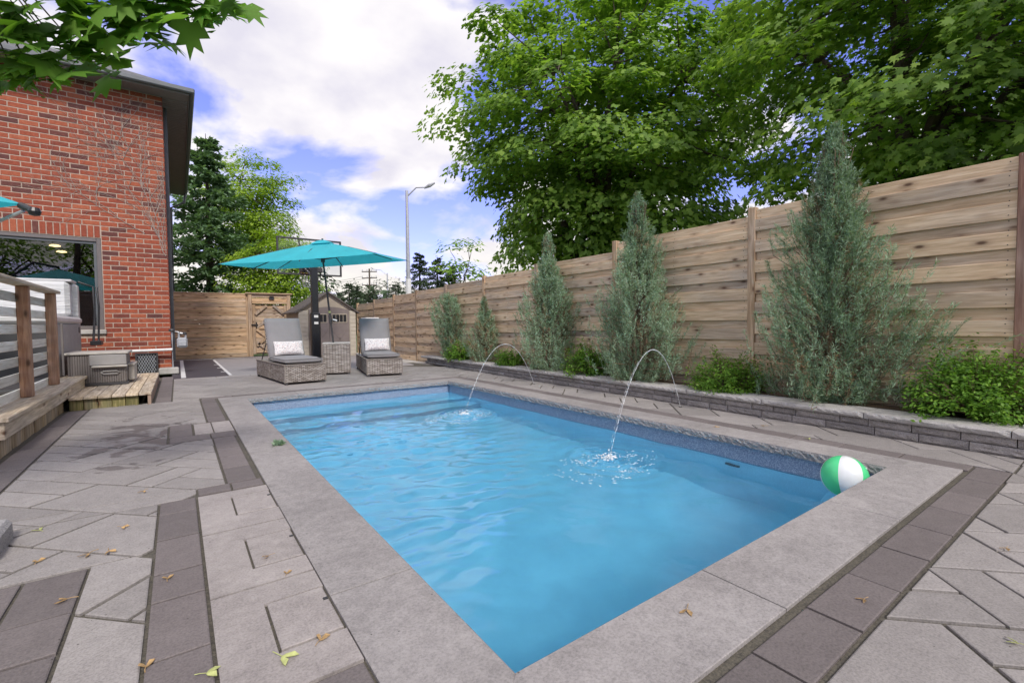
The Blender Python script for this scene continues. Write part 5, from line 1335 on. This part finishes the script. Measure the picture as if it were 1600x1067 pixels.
# small tuft on the coping
r = np.random.default_rng(19); n = 90; p0 = np.array((0.665, 4.30, 0.004))
b = B(); P = p0 + r.normal(0, 0.02, (n, 3))*np.array((1, 1, 0)); D = np.stack([r.normal(0, 0.5, n), r.normal(0, 0.5, n), np.ones(n)], 1)
V, F = leaf_batch(P, rand_dir(r, n), D, r.uniform(0.025, 0.06, n), 'oval'); me = fastmesh('leaf_tuft', V-p0, F); mats(me, M['juniper']); o = bpy.data.objects.new('leaf_tuft', me); COL.objects.link(o); o.location = p0
tag(o, 'small tuft of green leaves on the left pool coping', 'plant')

# ================================================================== WATER JETS, BALL, STREET THINGS
def jet(st_, en, apex, label, slabel, seed):
    r = np.random.default_rng(seed); st_ = np.array(st_); en = np.array(en)
    t = thing('water_jet', label, 'water jet', tuple(st_), 'arching deck jets')
    # parabola through start, apex height and end
    z0, z1 = st_[2], en[2]; a = apex-z0; c_ = apex-z1; T = math.sqrt(a)/(math.sqrt(a)+math.sqrt(c_))
    def path(q):
        p = st_ + (en-st_)*q; p[2] = apex - (a if q < T else c_)*((q-T)/(T if q < T else 1-T))**2; return p
    b = B(); qs = np.linspace(0, 0.64, 40)
    b.tube([tuple(path(q) + r.normal(0, 0.0008, 3)) for q in qs], [0.0042*(1+0.7*math.exp(-((q-T)/0.16)**2))*(1+0.12*r.normal())*(1-0.7*max(0, (q-0.44)/0.2)) for q in qs], 6); part('stream', b, M['jet'], t, smooth=True)
    # the falling half breaks into strands and drops
    for k in range(4):
        b = B(); q = 0.52 + 0.04*k; off = r.normal(0, 0.0045, 3)
        while q < 0.98:
            L = r.uniform(0.02, 0.07)*(1.25-q); qs = np.linspace(q, min(1.0, q+L), 5)
            b.tube([tuple(path(v) + off*(0.25+2.0*max(0, v-0.4)) + r.normal(0, 0.0008, 3)) for v in qs], [0.0004, 0.0013, 0.0016, 0.0012, 0.0004], 5); q += L*0.9 + r.uniform(0.0, 0.02)*q*q
        part('strand', b, M['jet'], t, smooth=True, kind='stuff')
    b = B(); b.lathe([(0.0, 0.004), (0.018, 0.004), (0.022, 0.002), (0.022, 0.0)], 14, (st_[0], st_[1], 0.0)); part('nozzle', b, M['dark'], t)
    # splash where it lands
    s_ = thing('water_splash', slabel, 'splash', (en[0], en[1], WZ), 'splashes where the jets land')
    b = B(); n = 420
    for i in range(n):
        core = i < 130
        if core: rad, th = abs(r.normal(0, 0.055)), r.uniform(0, 6.28); z = WZ+0.004+abs(r.normal(0, 0.018))
        else:
            th = r.uniform(0, 6.28); rad = 0.34+0.10*math.sin(2*th+1)+r.normal(0, 0.10); z = WZ+0.006
        x, y = en[0]+rad*math.cos(th)*(1.0)-(0.16 if not core else 0), en[1]+rad*math.sin(th)*0.85-(0.10 if not core else 0)
        a_ = r.uniform(0.003, 0.011)*(1 if core else 0.85); an = r.uniform(0, 3.14); e_ = r.uniform(1, 2.6)
        ux, uy = math.cos(an)*a_*e_, math.sin(an)*a_*e_; vx, vy = -math.sin(an)*a_, math.cos(an)*a_; hz_ = a_*(0.9 if core else 0.35)
        z = z if core else float(WZ + waves(np.array([x]), np.array([y]))[0])+0.001
        b.add([(x+ux, y+uy, z), (x+vx, y+vy, z), (x-ux, y-uy, z), (x-vx, y-vy, z), (x, y, z+hz_), (x, y, z-hz_)], [(0,1,4),(1,2,4),(2,3,4),(3,0,4),(1,0,5),(2,1,5),(3,2,5),(0,3,5)])
    part('foam', b, M['foam'], s_, smooth=True, kind='stuff')
jet((4.80, 3.27, 0.0), (3.06, 2.80, WZ), 0.72, 'tall arching water jet nearer the camera', 'white splash where the nearer jet hits the water', 1)
jet((4.80, 6.05, 0.0), (3.06, 5.36, WZ), 0.70, 'arching water jet farther from the camera', 'white splash where the far jet hits the water', 2)
ball = thing('beach_ball', 'inflated green and white beach ball floating in the pool corner', 'ball', (3.735, 1.245, WZ))
bc = np.array((3.735, 1.245, WZ+0.118)); br_ = 0.143; RM = np.array(Matrix.Rotation(R_(-9), 3, 'X') @ Matrix.Rotation(R_(22), 3, 'Y') @ Matrix.Rotation(R_(126), 3, 'Z'))
for k in range(6):
    V = []; nl, nm = 16, 8
    for i in range(nl+1):
        for j in range(nm+1):
            th = math.pi*i/nl; ph = 2*math.pi*(k+j/nm)/6
            rr_ = br_*(1-0.006*math.exp(-((min(j, nm-j))/0.8)**2))
            V.append(bc + RM @ np.array([math.sin(th)*math.cos(ph), math.sin(th)*math.sin(ph), math.cos(th)])*rr_)
    F = [(i*(nm+1)+j, (i+1)*(nm+1)+j, (i+1)*(nm+1)+j+1, i*(nm+1)+j+1) for i in range(nl) for j in range(nm)]
    b = B(); b.add(V, F); part('panel', b, M['green_ball'] if k % 2 == 0 else M['white_ball'], ball, smooth=True)
vd = RM @ np.array([math.cos(R_(150)), math.sin(R_(150)), 0.55]); vd = vd/np.linalg.norm(vd)
b = B(); b.tube([tuple(bc+vd*(br_-0.004)), tuple(bc+vd*(br_+0.004))], 0.007, 10); part('valve', b, M['white_ball'], ball)
def street_lamp(x, ytop, yarm, xarm, dep, label, col, side=1):
    top = px(x, ytop, dep); h = top[2]
    t = thing('street_lamp', label, 'street lamp', (top[0], top[1], -0.12), 'street lamps')
    b = B(); b.tube([(top[0], top[1], -0.12), (top[0], top[1], h*0.42)], [0.17, 0.16], 10); part('lower_pole', b, M['white'], t)
    b = B(); b.tube([(top[0], top[1], h*0.42), (top[0], top[1], h)], [0.125, 0.085], 10); part('upper_pole', b, M['greymetal'], t)
    e_ = px(xarm, yarm, dep); st_ = np.array((top[0], top[1], h-0.35))
    mid = st_*0.5+e_*0.5; mid[2] = max(st_[2], e_[2])*0.5+mid[2]*0.5+0.12
    b = B(); b.tube([tuple(st_), tuple(mid), tuple(e_)], [0.05, 0.04, 0.035], 8); part('arm', b, M['greymetal'], t)
    d = unit(e_-st_); b = B(); b.tube([tuple(e_-d*0.1), tuple(e_+d*0.25), tuple(e_+d*0.6)], [0.05, 0.12, 0.05], 8); part('lamp_head', b, M['greymetal'], t)
street_lamp(635.5, 298, 293, 665, 27, 'tall grey street lamp beyond the fence near the maple', 0)
street_lamp(605, 427, 421, 585, 72, 'small distant street lamp with its arm to the left', 0)
p = px(577, 420, 80); up_ = thing('utility_pole', 'distant wooden utility pole with crossarms on the horizon', 'utility pole', (p[0], p[1], -0.12))
b = B(); b.tube([(p[0], p[1], -0.12), tuple(p)], [0.2, 0.14], 8); part('pole', b, M['bark'], up_)
for dz in (0.5, 1.6, 2.8):
    b = B(); c = p-np.array((0, 0, dz)); b.tube([tuple(c-_r*1.3), tuple(c+_r*1.3)], 0.09, 6); arm = part('crossarm', b, M['bark'], up_)
    b = B()
    for k in (-1.2, -0.4, 0.4, 1.2): b.tube([tuple(c+_r*k), tuple(c+_r*k+np.array((0, 0, 0.35)))], 0.07, 5)
    part('insulators', b, M['greymetal'], arm)
b = B(); e2 = px(430, 440, 85)
for k in (-1.2, 1.2):
    a0 = p-np.array((0, 0, 1.3))+_r*k; a1 = e2+_r*k; b.tube([tuple(a0+(a1-a0)*q-np.array((0, 0, 3.0*q*(1-q)))) for q in np.linspace(0, 1, 12)], 0.022, 4)
part('wire', b, M['dark'], up_)

# fallen maple keys and leaves on the stone
def key_mesh(seed, s):
    r = random.Random(seed); b = B(); a = r.uniform(0, 6.28)
    for sg in (-1, 1):
        d = np.array([math.cos(a+sg*0.55), math.sin(a+sg*0.55), 0]); n_ = np.array([-d[1], d[0], 0]); L = 0.036*s
        V = [(0, 0, 0.003), tuple(d*L*0.25+n_*0.004*s+np.array((0, 0, 0.006))), tuple(d*L*0.7+n_*0.009*s+np.array((0, 0, 0.004+r.uniform(0, 0.006)))), tuple(d*L+np.array((0, 0, 0.003))), tuple(d*L*0.7-n_*0.003*s+np.array((0, 0, 0.003))), tuple(d*L*0.25-n_*0.004*s+np.array((0, 0, 0.003)))]
        V += [(q[0], q[1], q[2]-0.002) for q in V]
        b.add(V, [(0,1,2,3,4,5), (11,10,9,8,7,6)] + [(i, i+6, (i+1) % 6+6, (i+1) % 6) for i in range(6)])
    e_ = np.array([math.cos(a+3.1), math.sin(a+3.1), 0.0])*0.03*s
    b.tube([(0, 0, 0.004), tuple(e_*0.5+np.array((0, 0, 0.006))), tuple(e_+np.array((0.003, 0.003, 0.003)))], 0.0012*s, 4)
    return b
def ground(x, y):
    d = _f + _r2*((x-800)/725.4) + _u2*((533.5-y)/725.4); t = -1.0/d[2]; return CAM + d*t
SEEDS = [(440, 1028, 2.2, 1, 'yellow-green maple key below the nearest slab lid'), (500, 1003, 1.6, 0, 'brown dry seed on the pale slab beside the lid'), (322, 1055, 1.7, 1, 'pale green maple key on the dark border paver at the bottom'), (228, 1045, 1.6, 0, 'tan maple key by the joint at the bottom left'),
         (262, 906, 1.5, 0, 'orange-tipped seed on the dark border left of the slabs'), (140, 866, 1.8, 0, 'long dry maple key on the left pavers'), (170, 862, 1.7, 0, 'second dry seed beside the long key on the left pavers'), (62, 830, 1.8, 1, 'pale green seed on the left pavers'), (58, 880, 1.6, 0, 'tan seed near the pale stone block'), (105, 938, 1.6, 0, 'curled brown seed on the dark paver at left'),
         (1073, 955, 1.7, 0, 'orange-brown maple key on the near coping'), (1350, 938, 1.3, 0, 'small orange seed on the dark border strip at right'), (1572, 858, 1.3, 0, 'reddish seed on the right-hand pavers'), (1592, 1008, 1.4, 1, 'yellow seed at the lower right edge'), (1264, 687, 1.9, 1, 'pale leaf lying on the far coping'), (1118, 668, 1.7, 0, 'brown leaf on the pavers near the nearer jet'), (1195, 666, 1.6, 0, 'brown leaf beside the planter wall'),
         (420, 870, 1.2, 0, 'tan key at the middle slab lid'), (448, 898, 1.2, 0, 'small brown seed on the joint between slabs'), (225, 768, 1.6, 0, 'pale dry stalk on the left pavers beyond the slabs'), (190, 825, 1.4, 0, 'thin dark stalk on the left pavers')]
for i, (x, y, s, gr, lab) in enumerate(SEEDS):
    p = ground(x, y); bb = key_mesh(i, s*0.62); me = bb.mesh('maple_key'); mats(me, M['seed_green'] if gr else M['seed'])
    o = bpy.data.objects.new('maple_key', me); COL.objects.link(o); o.location = (p[0], p[1], 0.004 if not (0.43 < p[0] < 4.21 and 0.73 < p[1] < 7.69) else 0.006)
    tag(o, lab, 'seed', 'fallen maple keys on the stone')
